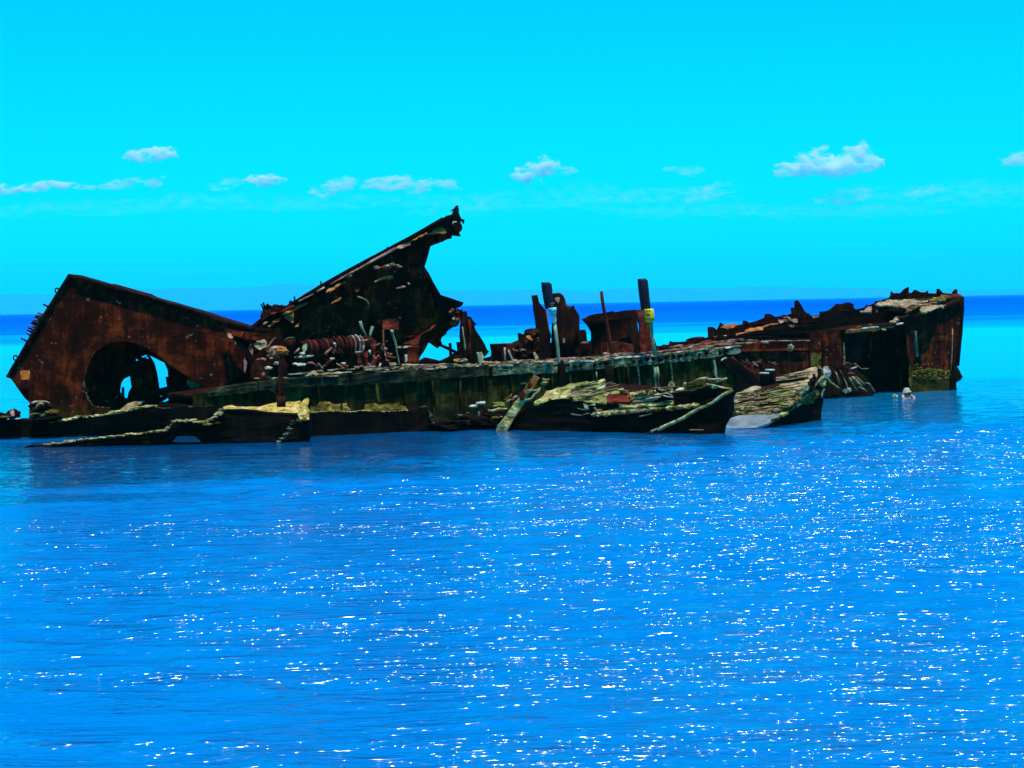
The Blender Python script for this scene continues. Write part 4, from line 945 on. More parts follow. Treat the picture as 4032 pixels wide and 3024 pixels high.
    t = thing('bollard', 'rusty bollard with pale streaked side and flat top', 'bollard', hit('C', (410, 845), frH(1.1)))
    shell('barrel', t, M_RED, 'C', [((362, 708), (442, 704)), ((366, 722), (440, 720)), ((372, 760), (436, 760)), ((372, 845), (440, 845))], frH(1.1), .9)
    bar('streak', t, M_PALE, [hit('C', p, frH(.9)) for p in [(376, 740), (380, 840)]], .03)
    bar('streak', t, M_PALE, [hit('C', p, frH(.85)) for p in [(405, 760), (425, 810), (440, 845), (470, 845)]], .03, .04)
    t = thing('rust_heap', 'low heap of rusted machinery at the foot of the torn casing', 'scrap heap', hit('C', (560, 850), frH(1.5)))
    for x, y, rx, ry, m in ((520, 800, 60, 50, M_DARK), (590, 760, 60, 60, M_DARK), (600, 640, 48, 50, M_DARK), (480, 740, 40, 40, M_DARK), (590, 690, 50, 40, M_RED)):
        lump('scrap', t, m, hit('C', (x, y), frH(1.5)), (px('C', rx, 57), .3, px('C', ry, 57)), 3, .5)
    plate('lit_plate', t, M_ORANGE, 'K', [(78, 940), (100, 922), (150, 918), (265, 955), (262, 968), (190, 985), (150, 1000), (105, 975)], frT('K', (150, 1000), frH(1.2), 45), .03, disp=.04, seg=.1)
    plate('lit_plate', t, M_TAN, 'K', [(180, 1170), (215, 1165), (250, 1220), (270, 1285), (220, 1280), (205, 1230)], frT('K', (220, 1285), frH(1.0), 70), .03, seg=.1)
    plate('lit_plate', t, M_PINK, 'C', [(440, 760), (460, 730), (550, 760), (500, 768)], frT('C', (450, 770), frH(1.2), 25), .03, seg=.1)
deck_things()

# ---------------------------------------------------------- torn casing, tub, piles
def make_casing():
    t = thing('torn_casing', 'tall torn rusty casing split in two behind the pile with the teal collar', 'casing', hit('K', (640, 1300), frH(1.9)))
    plate('left_shard', t, M_DARK, 'K', [(178, 345), (245, 338), (258, 400), (265, 440), (310, 500), (370, 560), (395, 700), (430, 960), (440, 1310), (270, 1310), (255, 1000), (238, 830), (222, 680), (200, 560), (190, 450)], frH(1.7), .07, rag=.015, disp=.04)
    bar('shard_edge', t, M_PINK, [hit('K', p, frH(1.62)) for p in [(378, 570), (392, 720), (415, 850), (438, 960)]], .018, .05, flat=.5)
    shell('main_body', t, M_DARK, 'K', [((462, 318), (560, 305)), ((466, 345), (610, 345)), ((470, 400), (632, 400)), ((472, 490), (655, 490)), ((472, 520), (740, 515)), ((475, 570), (790, 570)), ((475, 640), (832, 640)), ((470, 780), (830, 780)), ((465, 900), (838, 900)), ((455, 1300), (840, 1300))], frH(2.2), .7, 26, rough=.10)
    plate('torn_spike', t, M_DARK, 'K', [(700, 560), (745, 512), (768, 482), (785, 520), (805, 590), (760, 600)], frH(1.9), .05, rag=.01)
    plate('pale_scar', t, M_TAN, 'K', [(515, 380), (545, 368), (570, 375), (560, 430), (545, 460), (528, 430), (508, 410)], frH(1.66), .04, seg=.08)
    plate('pale_scar', t, M_TAN, 'K', [(622, 965), (648, 960), (645, 1030), (625, 1035)], frH(1.5), .04, seg=.08)
    plate('side_box', t, M_DARK, 'K', [(835, 855), (945, 840), (958, 900), (968, 1000), (1045, 1010), (1050, 1290), (835, 1290)], frH(1.7), .3, disp=.03)
    plate('box_top', t, M_PINK, 'K', [(875, 1030), (920, 1012), (985, 1018), (990, 1036), (930, 1042)], frT('K', (900, 1044), frH(1.5), 25), .03, seg=.1)
    t = thing('tub', 'flared dark rusted tub standing on deck between the two piles', 'tub', hit('K', (1380, 1200), frH(2.0)))
    shell('wall', t, M_DARK, 'K', [((918, 690), (1668, 552)), ((960, 735), (1664, 620)), ((1010, 810), (1668, 700)), ((1046, 880), (1690, 880)), ((1046, 960), (1740, 960)), ((1042, 1080), (1748, 1080)), ((1040, 1200), (1748, 1200))], frH(2.6), .55, 40, wall=.06, rough=.05)
    plate('rim', t, M_DARK, 'K', [(915, 690), (1000, 634), (1100, 612), (1200, 600), (1290, 582), (1350, 570), (1372, 590), (1660, 549), (1664, 640), (1400, 690), (1100, 740), (980, 745)], frH(1.75), .06, rag=.012, disp=.03)
    plate('base_step', t, M_RED, 'K', [(1250, 1035), (1350, 1030), (1430, 1018), (1560, 1040), (1640, 1060), (1640, 1195), (1250, 1195)], frH(1.1), .3, disp=.04)
    t = thing('thin_post', 'thin rusty post standing in front of the flared tub', 'post', hit('S', (2405, 1760), frH(-.3)))
    bar('post', t, M_RED, [hit('K', p, frH(-.15)) for p in [(1172, 285), (1185, 400), (1215, 560), (1240, 690), (1270, 860), (1310, 1080), (1325, 1190)]], px('K', 24, 57), px('K', 28, 57), sides=8, rough=.3)
    bar('lower_pile', t, M_BLACK, [hit('S', (2398, 1440), frH(-.45)), hit('S', (2402, 1560), frH(-.45)), hit('S', (2405, 1760), frH(-.45))], px('S', 19, 57), sides=10, rough=.2)

def make_piles():
    fr = frH(-.42)
    t = thing('pile', 'pile with dark navy sleeve, teal collar and white cup', 'pile', hit('S', (2212, 1760), fr), 'sleeved piles along the hull')
    shell('sleeve', t, M_NAVY, 'K', [((308, 152), (400, 150)), ((312, 175), (438, 180)), ((318, 250), (448, 250)), ((340, 400), (455, 400)), ((368, 540), (470, 540))], fr, .95, 22, rough=.01)
    shell('collar', t, M_TEAL, 'K', [((412, 530), (505, 514)), ((414, 545), (511, 540)), ((424, 605), (513, 600)), ((434, 622), (506, 618))], frH(-.58), .95, 22, rough=.0)
    shell('collar_band', t, M_MARK if False else rough_mat('dark_teal_band', [(.03, .2, .2), (.05, .3, .3), (.08, .35, .35)], 8, .1), 'K', [((416, 556), (514, 550)), ((418, 574), (515, 568))], frH(-.585), .96, 22, rough=.0)  # darker teal band round the collar
    shell('cup', t, M_WHITE, 'K', [((445, 622), (508, 618)), ((452, 680), (512, 676)), ((460, 735), (514, 732)), ((470, 752), (508, 750))], frH(-.56), .95, 18, rough=.01)
    shell('pole', t, M_PALEG, 'K', [((466, 752), (514, 750)), ((490, 900), (535, 900)), ((515, 1100), (560, 1100)), ((532, 1300), (572, 1290)), ((545, 1330), (575, 1320))], frH(-.55), .9, 14, rough=.03)
    for a, b in (((428, 462), (492, 452)), ((432, 490), (470, 486))):
        bar('sleeve_mark', t, M_PINK, [hit('K', a, frH(-.56)), hit('K', b, frH(-.56))], .012)
    shell('lower_pile', t, M_BLACK, 'K', [((545, 1290), (615, 1285)), ((548, 1380), (640, 1370)), ((545, 1500), (640, 1500)), ((555, 1900), (650, 1900)), ((560, 2500), (655, 2500))], fr, .9, 16)
    t = thing('pile', 'pile with dark navy sleeve and a bright yellow marked collar', 'pile', hit('S', (2600, 1760), fr), 'sleeved piles along the hull')
    shell('sleeve', t, M_NAVY, 'K', [((1710, 104), (1800, 96)), ((1711, 130), (1832, 128)), ((1722, 250), (1845, 250)), ((1742, 420), (1862, 420)), ((1762, 560), (1878, 560))], fr, .95, 22, rough=.01)
    shell('collar', t, M_SIGN, 'K', [((1806, 545), (1908, 535)), ((1807, 560), (1922, 550)), ((1815, 640), (1928, 640)), ((1822, 690), (1930, 690)), ((1828, 728), (1925, 726)), ((1838, 740), (1900, 738))], frH(-.58), .9, 24, rough=.0)
    shell('collar_band', t, rough_mat('collar_groove', [(.12, .08, .01), (.2, .14, .01), (.28, .2, .02)], 8, .1), 'K', [((1820, 674), (1933, 668)), ((1822, 690), (1934, 684))], frH(-.585), .92, 24, rough=.0)
    # worn markings on the collar: a square ring, a cross and a row of letter strokes
    fm = frH(-.735)
    def mark(pts, r=.010): bar('collar_mark', t, M_MARK, [hit('K', p, fm) for p in pts], r, seg=.2, rough=.1)
    mark([(1830, 562), (1850, 560), (1851, 582), (1831, 584), (1830, 562)])
    mark([(1866, 560), (1880, 580)]); mark([(1880, 559), (1866, 581)])
    for x in (1822, 1832, 1842, 1852, 1862, 1872): mark([(x, 612), (x + 2, 638)], .008)
    mark([(1820, 612), (1876, 614)], .008); mark([(1822, 637), (1878, 640)], .008); mark([(1826, 625), (1870, 628)], .006)
    shell('pole', t, M_PALEG, 'K', [((1872, 740), (1916, 738)), ((1885, 900), (1925, 900)), ((1905, 1080), (1950, 1080)), ((1928, 1225), (1978, 1215))], frH(-.5), .9, 14, rough=.03)
    lump('pole_foot', t, M_BLACK, hit('K', (1972, 1190), frH(-.5)), (.05, .05, .05), 2, .3)
    for x in (1940, 1985):
        bar('lower_pole', t, M_PALEG, [hit('K', (x, 1380), frH(-.42)), hit('K', (x + 18, 1500), frH(-.42)), hit('K', (x + 30, 2500), frH(-.42))], .035, .02)
    t = thing('rusty_plate', 'narrow rusty upright plate behind the yellow-collared pile', 'plate', hit('K', (1820, 1190), frH(1.2)))
    plate('upright_plate', t, M_RED, 'K', [(1728, 545), (1800, 560), (1850, 600), (1870, 750), (1900, 960), (1940, 970), (1985, 1090), (1990, 1200), (1745, 1195), (1745, 960), (1742, 780), (1714, 690), (1716, 620)], frH(1.2), .1, rag=.015, disp=.04)
make_casing(); make_piles()

# ---------------------------------------------------------- far bow hull
def make_bow():
    t = thing('bow_hull', 'tall rusty bow with torn spiky rim and a sharp stem at the far right', 'wreck section', hit('S', (3560, 1540), H0))
    # near side plating
    plate('side_plate', t, M_RUST, 'S', [(2850, 1362), (2960, 1352), (3023, 1347), (3100, 1344), (3187, 1342), (3190, 1305), (3250, 1302), (3330, 1302), (3345, 1340), (3350, 1440), (3352, 1620), (2850, 1620)], frH(.1), .06, rag=.015, disp=.04)
    for x0, x1 in ((2890, 2990), (3000, 3070), (3080, 3180), (3190, 3235), (3245, 3340)):
        plate('side_strake', t, M_RUST if x0 != 3190 else M_BROWN, 'S', [(x0, 1392), (x1, 1388), (x1, 1500), (x0, 1500)], frH(.07), .03, rag=.01, disp=.03)
    for x in (2998, 3075, 3186, 3240, 3322, 3348):
        bar('frame', t, M_DARK if x != 3322 else M_TAN, [hit('S', (x, 1350), frH(.02)), hit('S', (x + 3, 1440), frH(.02)), hit('S', (x - 4, 1560), frH(.02))], .035, sides=4, smooth=False)
    bar('rub_rail', t, M_RED, [hit('S', p, frH(.0)) for p in [(2870, 1380), (3010, 1378), (3180, 1374)]], .05, sides=4, smooth=False)
    bar('edge_strip', t, M_PINK, [hit('S', p, frH(.0)) for p in [(3000, 1344), (3040, 1342), (3120, 1342), (3188, 1341)]], .02, rough=.6)
    bar('edge_strip', t, M_PALE, [hit('O', p, frH(.0)) for p in [(0, 1085), (60, 1090), (110, 1100)]], .03, rough=.6)
    lump('pale_patch', t, M_PALEG, hit('O', (495, 1190), frH(.0)), (.10, .04, .12), 3, .5)
    # recessed wall behind the upper tier and dark interior of the bow
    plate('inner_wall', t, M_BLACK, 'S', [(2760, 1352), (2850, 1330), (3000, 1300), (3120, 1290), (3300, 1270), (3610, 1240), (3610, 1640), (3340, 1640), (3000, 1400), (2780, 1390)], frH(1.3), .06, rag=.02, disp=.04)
    for x, lean, m, y1 in ((3385, 6, M_DARK, 1500), (3430, -8, M_RUST, 1560), (3478, 4, M_DARK, 1440), (3528, 10, M_RUST, 1570)):
        bar('inner_frame', t, m, [hit('S', (x, 1302), frH(.75)), hit('S', (x + lean, 1400), frH(.7)), hit('S', (x + lean * 2.5, y1), frH(.6))], .07, .035, sides=4, rough=.5, smooth=False)
    plate('hanging_plate', t, M_DARK, 'S', [(3338, 1300), (3420, 1294), (3412, 1350), (3392, 1372), (3396, 1420), (3366, 1440), (3350, 1500), (3340, 1440)], frH(.25), .04, rag=.05, disp=.06)
    plate('hanging_plate', t, M_DARK, 'S', [(3500, 1282), (3570, 1272), (3575, 1480), (3556, 1440), (3548, 1380), (3524, 1350), (3520, 1312)], frH(.25), .04, rag=.05, disp=.06)
    # stem plates
    plate('bow_plate', t, M_RUST, 'P', [(705, 520), (920, 455), (1260, 350), (1455, 232), (1462, 300), (1448, 500), (1420, 800), (1388, 1120), (1372, 1330), (1380, 1450), (1380, 1620), (778, 1620), (775, 1400), (762, 1100), (735, 920), (718, 700)], H0, .07, rag=.012, disp=.04, seg=.25)
    bar('stem_bar', t, M_BLACK, [hit('P', p, H0) for p in [(1455, 225), (1455, 400), (1432, 700), (1400, 1000), (1385, 1130)]], .07, .09, sides=6)
    plate('stem_foot', t, M_BLACK, 'P', [(1340, 1080), (1388, 1130), (1425, 1195), (1462, 1270), (1440, 1310), (1380, 1345), (1372, 1390), (1395, 1450), (1390, 1560), (1300, 1560), (1300, 1200)], frH(-.05), .2, rag=.01, disp=.03, seg=.12)
    P = [hit('P', p, frH(-.15)) for p in [(690, 500), (800, 468), (920, 436), (1100, 385), (1260, 340), (1380, 290), (1460, 222)]]
    bm = bmesh.new(); rows = []
    for p in resample(P, .2):
        rows.append([bm.verts.new(p + q + Vector((0, 0, .02 * noise.noise(p * 4)))) for q in (V0, HN * .7, HN * .7 - Vector((0, 0, .1)), Vector((0, 0, -.1)))])
    for A, B in zip(rows[:-1], rows[1:]):
        for k in range(4): bm.faces.new((A[k], A[(k+1) % 4], B[(k+1) % 4], B[k]))
    bm.faces.new(rows[0]); bm.faces.new(rows[-1][::-1])
    obj('rim', bm, M_DARK, t)
    bar('pale_strip', t, M_PALEG, [hit('P', p, frH(-.06)) for p in [(838, 680), (848, 800), (858, 920), (866, 1010)]], .075, .06, sides=4, flat=.4, smooth=False, rough=.2)
    bar('corner_post', t, M_RED, [hit('P', p, frH(-.06)) for p in [(725, 690), (740, 860), (760, 1000), (790, 1110)]], .05, .03)
    bm = bmesh.new()
    for _ in range(170):
        x, y = random.uniform(790, 1300), random.gauss(1230, 50)
        if y > 1330 or (x > 1100 and y < 1190): continue
        lump_bm(bm, hit('P', (x, y), frH(-.01)), (random.uniform(.03, .10), .03, random.uniform(.02, .06)), 1, .8)
    for _ in range(60):
        lump_bm(bm, hit('P', (random.gauss(775, 8), random.uniform(1100, 1400)), frH(-.02)), (.03, .03, .05), 1, .8)
    o_ = obj('crust_knobs', bm, M_BROWN, t); o_['kind'] = 'stuff'
    bar('stem_edge', t, M_TAN, [hit('P', p, frH(-.08)) for p in [(1330, 640), (1326, 900), (1310, 1180)]], .015, rough=.5)
    # decks and ledges
    ld = frT('O', (1370, 880), frH(-.22), 12)
    plate('ledge', t, M_ORANGE, 'P', [(-60, 660), (0, 648), (60, 622), (180, 606), (290, 590), (420, 585), (560, 575), (660, 566), (682, 576), (640, 592), (500, 602), (360, 632), (200, 650), (60, 660)], ld, .10, rag=.02, disp=.04, seg=.12)
    bar('ledge_edge', t, M_PALE, [hit('P', p, frH(-.26)) for p in [(150, 645), (260, 630), (360, 622)]], .035, .03, rough=.5)
    bar('ledge_edge', t, M_PALE, [hit('P', p, frH(-.26)) for p in [(600, 588), (650, 580), (680, 574)]], .035, .03, rough=.5)
    bar('ledge_edge', t, M_PALE, [hit('P', p, frH(-.24)) for p in [(410, 655), (455, 660)]], .04, .03, rough=.5)
    dk = frT('T', (1450, 572), frH(-.12), 9)
    for poly, m in (([(655, 415), (760, 385), (900, 348), (1010, 352), (980, 385), (840, 420), (780, 458), (680, 452)], M_TAN), ([(790, 455), (860, 420), (1010, 360), (1200, 342), (1560, 368), (1570, 385), (1330, 425), (1160, 432), (980, 468)], M_TAN),
                    ([(980, 466), (1180, 432), (1440, 415), (1700, 385), (1960, 365), (2030, 365), (1960, 400), (1700, 440), (1560, 455), (1300, 450), (1120, 480)], M_PINK), ([(1580, 370), (1640, 320), (1750, 310), (1800, 262), (1900, 262), (1990, 285), (1890, 350), (1700, 380)], M_BROWN),
                    ([(1900, 335), (1960, 285), (2060, 245), (2140, 275), (2145, 310), (2050, 345), (1920, 355)], M_RED), ([(1170, 495), (1250, 470), (1440, 455), (1380, 490), (1280, 540), (1180, 590)], M_BROWN), ([(1440, 470), (1600, 455), (1800, 440), (1950, 435), (1900, 455), (1680, 520), (1560, 565), (1450, 572)], M_TAN),
                    ([(1170, 655), (1220, 610), (1300, 592), (1430, 580), (1380, 602), (1250, 640)], M_PINK), ([(890, 748), (1000, 655), (1078, 640), (1020, 740)], M_TAN), ([(1990, 515), (2000, 490), (2080, 475), (2050, 505)], M_PALEG), ([(2080, 405), (2115, 372), (2112, 392)], M_TAN),
                    ([(380, 548), (470, 515), (580, 468), (585, 562), (480, 568), (400, 566)], M_PINK), ([(665, 535), (690, 545), (688, 578), (670, 575)], M_PINK)):
        plate('deck_plate', t, m, 'T', poly, frT('T', poly[-1] if poly[0][1] > 500 else poly[len(poly) // 2], frH(-.1 if poly[-1][1] > 560 else .5), 24), .05, rag=.03, disp=.05, seg=.14)
    strips(t, 'loose_slat', [M_TAN, M_PINK, M_DARK, M_BROWN, M_RED], 'T', [(720, 400), (1900, 300), (1900, 430), (760, 450)], frT('T', (1300, 455), frH(.4), 12), 40, ln=(.08, .3), r=(.015, .04))
    plate('under_deck', t, M_DARK, 'T', [(620, 440), (780, 385), (1560, 350), (1800, 270), (2150, 270), (2160, 300), (1960, 450), (1450, 590), (1150, 600), (640, 480)], frT('T', (1450, 600), frH(.1), 12), .05, rag=.02)
    # deck plate added over the hollow to keep the sun out of the recess
    bm = bmesh.new()
    a, b = hit('P', (-80, 655), frH(-.15)), hit('P', (705, 520), frH(-.15))
    q = [a, b + Vector((0, 0, -.1)), b + HN * 2.6 + Vector((0, 0, -.05)), a + HN * 2.6 + Vector((0, 0, -.05))]
    vs_ = [bm.verts.new(v) for v in q] + [bm.verts.new(v - Vector((0, 0, .08))) for v in q]
    bm.faces.new(vs_[:4]); bm.faces.new(vs_[4:][::-1])
    for i in range(4): bm.faces.new((vs_[i], vs_[(i+1) % 4], vs_[4 + (i+1) % 4], vs_[4 + i]))
    obj('shade_deck', bm, M_DARK, t)
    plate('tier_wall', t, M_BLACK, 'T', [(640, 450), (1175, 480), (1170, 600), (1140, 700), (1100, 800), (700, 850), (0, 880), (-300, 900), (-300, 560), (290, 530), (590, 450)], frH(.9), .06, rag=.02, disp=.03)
    plate('notch_plate', t, M_BLACK, 'T', [(1270, 560), (1375, 490), (1432, 488), (1442, 585), (1260, 640), (1190, 640)], frH(.05), .06, rag=.01)
    # far bulwark with its brackets
    fb = frY(68.6)
    plate('bulwark', t, M_DARK, 'T', [(745, 375), (800, 345), (880, 325), (912, 290), (918, 215), (950, 212), (958, 240), (1090, 238), (1300, 232), (1440, 226), (1548, 222), (1570, 240), (1720, 244), (1830, 234), (1980, 252), (2080, 244), (2160, 276), (2150, 420), (740, 460)], fb, .07, rag=.012, disp=.03)
    for poly in ([(1085, 245), (1150, 175), (1205, 138), (1232, 132), (1238, 150), (1228, 245)], [(1285, 240), (1330, 188), (1355, 180), (1400, 205), (1450, 228), (1440, 245)], [(1540, 230), (1552, 198), (1570, 205), (1568, 240)], [(1722, 250), (1728, 165), (1762, 162), (1790, 195), (1830, 238)], [(1975, 262), (2020, 195), (2052, 168), (2078, 180), (2080, 262)]):
        plate('bracket', t, M_BLACK, 'T', poly, frY(68.4), .12, rag=.006, disp=.01, seg=.12)
    # torn far side further aft
    f2 = frH(2.5)
    aft = [(-1700, 1000), (-1690, 900), (-1500, 800), (-1490, 770), (-1310, 765)]
    sil = [('M', p) for p in [(0, 430), (60, 392), (130, 400), (158, 342), (180, 352), (390, 346), (400, 316), (480, 290), (560, 276), (635, 280), (640, 296), (708, 286), (710, 140), (758, 134), (805, 160), (812, 182), (838, 176), (868, 110), (885, 74), (920, 108), (1010, 120), (1130, 112), (1208, 100), (1215, 45), (1240, 45), (1300, 76), (1420, 45)]] + \
          [('O', p) for p in [(60, 662), (62, 640), (75, 600), (150, 600), (240, 655), (370, 630), (400, 608), (412, 634), (532, 590), (520, 502), (545, 488), (585, 490), (588, 372), (620, 360), (662, 402), (700, 470), (730, 532), (790, 590), (820, 590), (860, 640), (1085, 604), (1095, 570), (1178, 532), (1184, 582), (1200, 522), (1260, 470), (1312, 424), (1470, 410), (1490, 398), (1560, 404), (1612, 440), (1600, 490), (1650, 522), (1800, 490), (1840, 440), (1852, 462), (1980, 412), (1992, 380), (2080, 372), (2200, 340), (2260, 480), (2260, 900)]] + [('M', (1500, 420)), ('M', (600, 480)), ('M', (0, 520))]
    toS = lambda c, p: (CROPS[c][0] + p[0] * CROPS[c][2], CROPS[c][1] + p[1] * CROPS[c][2])
    plate('far_side', t, M_DARK, 'S', [toS(c, p) for c, p in sil], f2, .07, rag=.012, disp=.03, seg=.2)
    for c, poly, m, b in (('M', [(870, 150), (900, 125), (960, 105), (1020, 88), (1090, 84), (1140, 108), (1050, 150), (970, 166)], M_ORANGE, 50), ('M', [(1225, 195), (1240, 178), (1400, 140), (1500, 118), (1560, 96), (1640, 84), (1710, 84), (1705, 96), (1600, 102), (1500, 142), (1480, 198), (1350, 225), (1240, 230)], M_ORANGE, 30), ('M', [(1100, 235), (1130, 222), (1300, 220), (1450, 205), (1360, 228), (1180, 246), (1104, 262)], M_ORANGE, 25),
                          ('O', [(370, 652), (460, 640), (512, 668), (500, 676), (400, 666)], M_PINK, 35), ('O', [(285, 700), (400, 702), (520, 700), (560, 686), (620, 690), (622, 752), (540, 745), (470, 712), (330, 760), (310, 752)], M_PINK, 40), ('O', [(465, 792), (600, 778), (560, 825), (520, 846)], M_PINK, 65), ('O', [(1170, 800), (1190, 782), (1420, 768), (1392, 800), (1210, 816)], M_MOSS, 25),
                          ('O', [(1700, 552), (1790, 540), (1850, 490), (1905, 468), (1918, 566), (1850, 542)], M_PINK, 55), ('O', [(1090, 595), (1000, 630), (880, 645), (900, 668), (1000, 640), (1090, 630)], M_PINK, 20), ('M', [(460, 300), (520, 280), (640, 282), (620, 300), (500, 330)], M_DARK, 30), ('M', [(770, 285), (830, 268), (800, 290)], M_PINK, 30), ('M', [(915, 258), (960, 252), (960, 268)], M_PINK, 30)):
        plate('loose_plate', t, m, c, poly, frT(c, poly[-1], frH(1.9), b), .03, rag=.015, disp=.03, seg=.1)
    plate('fore_deck', t, M_RED, 'M', [(100, 500), (240, 440), (640, 345), (1100, 285), (1500, 260), (1560, 330), (1390, 352), (760, 420), (100, 520)], frT('M', (760, 420), frH(.8), 12), .05, rag=.03, disp=.05)
    for y0, y1, x0, x1 in ((455, 405, 350, 500), (430, 375, 500, 960), (398, 362, 950, 1400), (352, 328, 960, 1420), (330, 308, 950, 1230), (495, 455, 110, 450), (520, 470, 120, 800), (370, 350, 1210, 1560)):
        n = max(1, int((x1 - x0) / 150))
        for k in range(n):
            xa, xb = x0 + (x1 - x0) * k / n, x0 + (x1 - x0) * (k + .86) / n
            if random.random() < .85:
                bar('deck_plank', t, random.choice([M_PINK, M_PINK, M_TAN]), [hit('M', (xa, y0 + (y1 - y0) * k / n), frH(.5)), hit('M', (xb, y0 + (y1 - y0) * (k + .86) / n), frH(.5))], random.uniform(.05, .09), sides=4, flat=.35, rough=.5, smooth=False, seg=.15)
make_bow()

def make_collapsed():
    t = thing('collapsed_ribs', 'tangle of collapsed rusty ribs and plates against the bow at the waterline', 'scrap heap', hit('N', (1700, 690), frH(-.5)))
    plate('fallen_plate', t, M_BLACK, 'N', [(1390, 330), (1480, 290), (1640, 280), (1780, 252), (1860, 350), (1960, 500), (2035, 610), (2000, 680), (1980, 800), (1380, 800), (1390, 560)], frT('N', (1700, 780), frH(-.6), 70), .1, rag=.04, disp=.08)
    R = [((1430, 290), (1490, 340), (1530, 345), .03, M_RED), ((1440, 425), (1480, 490), (1590, 560), .05, M_YELLOW), ((1600, 350), (1650, 440), (1700, 560), .04, M_TAN), ((1720, 430), (1750, 490), (1780, 545), .05, M_TAN), ((1755, 425), (1810, 480), (1870, 535), .07, M_YELLOW), ((1800, 420), (1850, 465), (1905, 515), .045, M_TAN), ((1780, 252), (1870, 322), (1955, 320), .025, M_TAN), ((1920, 498), (1965, 505), (2040, 612), .028, M_PALEG),
         ((1740, 322), (1780, 310), (1812, 298), .04, M_PALE), ((1620, 380), (1640, 450), (1665, 520), .04, M_RED), ((1545, 360), (1570, 430), (1600, 520), .045, M_TAN), ((1500, 320), (1530, 370), (1560, 420), .05, M_RED), ((1480, 330), (1500, 400), (1560, 500), .04, M_DARK), ((1680, 300), (1720, 350), (1790, 380), .05, M_RED), ((1660, 250), (1700, 245), (1750, 262), .03, M_PINK), ((1690, 560), (1715, 580), (1725, 600), .04, M_PINK), ((1840, 550), (1900, 575), (1940, 605), .04, M_PALEG), ((2090, 615), (2110, 630), (2122, 650), .025, M_GREEN),
         ((1560, 300), (1590, 360), (1640, 420), .05, M_DARK), ((1780, 540), (1800, 570), (1812, 580), .04, M_TAN), ((1700, 380), (1760, 375), (1775, 385), .05, M_PINK)]
    for a, b, c, r, m in R:
        bar('rib', t, m, [hit('N', p, frH(-.75)) for p in (a, b, c)], r, r * .8, sides=6, flat=.6, rough=.5, seg=.12)
    for x, y in ((1670, 605), (1715, 585)): lump('crust_lump', t, M_PALEG, hit('N', (x, y), frH(-.8)), (.08, .07, .08), 2, .5)
make_collapsed()

def make_gear_right():
    t = thing('red_scrap', 'heap of red rusted scrap under the broken end of the edge beam', 'scrap heap', hit('M', (1320, 760), frH(.4)))
    plate('scrap_plate', t, M_RED, 'M', [(1140, 620), (1200, 580), (1290, 568), (1400, 600), (1480, 602), (1420, 690), (1360, 725), (1280, 742), (1210, 690)], frT('M', (1280, 745), frH(.3), 50), .05, rag=.04, disp=.1, seg=.12)
    for _ in range(14):
        lump('scrap', t, random.choice([M_RED, M_PINK, M_RED]), hit('M', (random.uniform(1170, 1450), random.uniform(580, 720)), frH(.1)), (random.uniform(.05, .14), .07, random.uniform(.03, .07)), 2, .6)
    bar('scrap_rod', t, M_PINK, [hit('M', p, frH(.1)) for p in [(1520, 628), (1580, 645), (1630, 665), (1660, 650)]], .035)
    plate('back_wall', t, M_DARK, 'M', [(1120, 430), (1700, 380), (1690, 800), (1660, 1010), (1120, 1010)], frH(.6), .06)
    t = thing('brace_plate', 'dark slanting brace below the broken end of the edge beam', 'brace', hit('M', (1400, 950), frH(-.2)))
    plate('web', t, M_BLACK, 'M', [(892, 622), (940, 590), (1040, 568), (1200, 690), (1390, 856), (1460, 960), (1640, 960), (1640, 1030), (1115, 1010), (1088, 818), (930, 690)], frH(-.12), .08, rag=.01, disp=.02)
    bar('edge', t, M_RED, [hit('M', p, frH(-.2)) for p in [(1040, 575), (1150, 665), (1290, 770), (1390, 856)]], .03, .02)
    bar('edge', t, M_PALE, [hit('M', p, frH(-.2)) for p in [(885, 628), (915, 600), (960, 588)]], .03, .025)
    t = thing('twin_bollard', 'pair of dark bollards with white caps on the sunken bow piece', 'bollard', hit('M', (1550, 1015), frY(55.5)))
    for x0, x1, y in ((1442, 1580, 812), (1524, 1662, 766)):
        shell('barrel', t, M_BLACK, 'M', [((x0 + 4, y), (x1 - 4, y)), ((x0 + 6, y + 40), (x1 - 6, y + 40)), ((x0 + 8, 1030), (x1 - 8, 1030))], frY(55.5 if x0 < 1500 else 55.9), .9, 18)
        shell('white_cap', t, M_PALE, 'M', [((x0, y - 16), (x1, y - 16)), ((x0 - 3, y - 2), (x1 + 3, y - 2)), ((x0, y + 8), (x1, y + 8))], frY(55.5 if x0 < 1500 else 55.9), .9, 18)
make_gear_right()

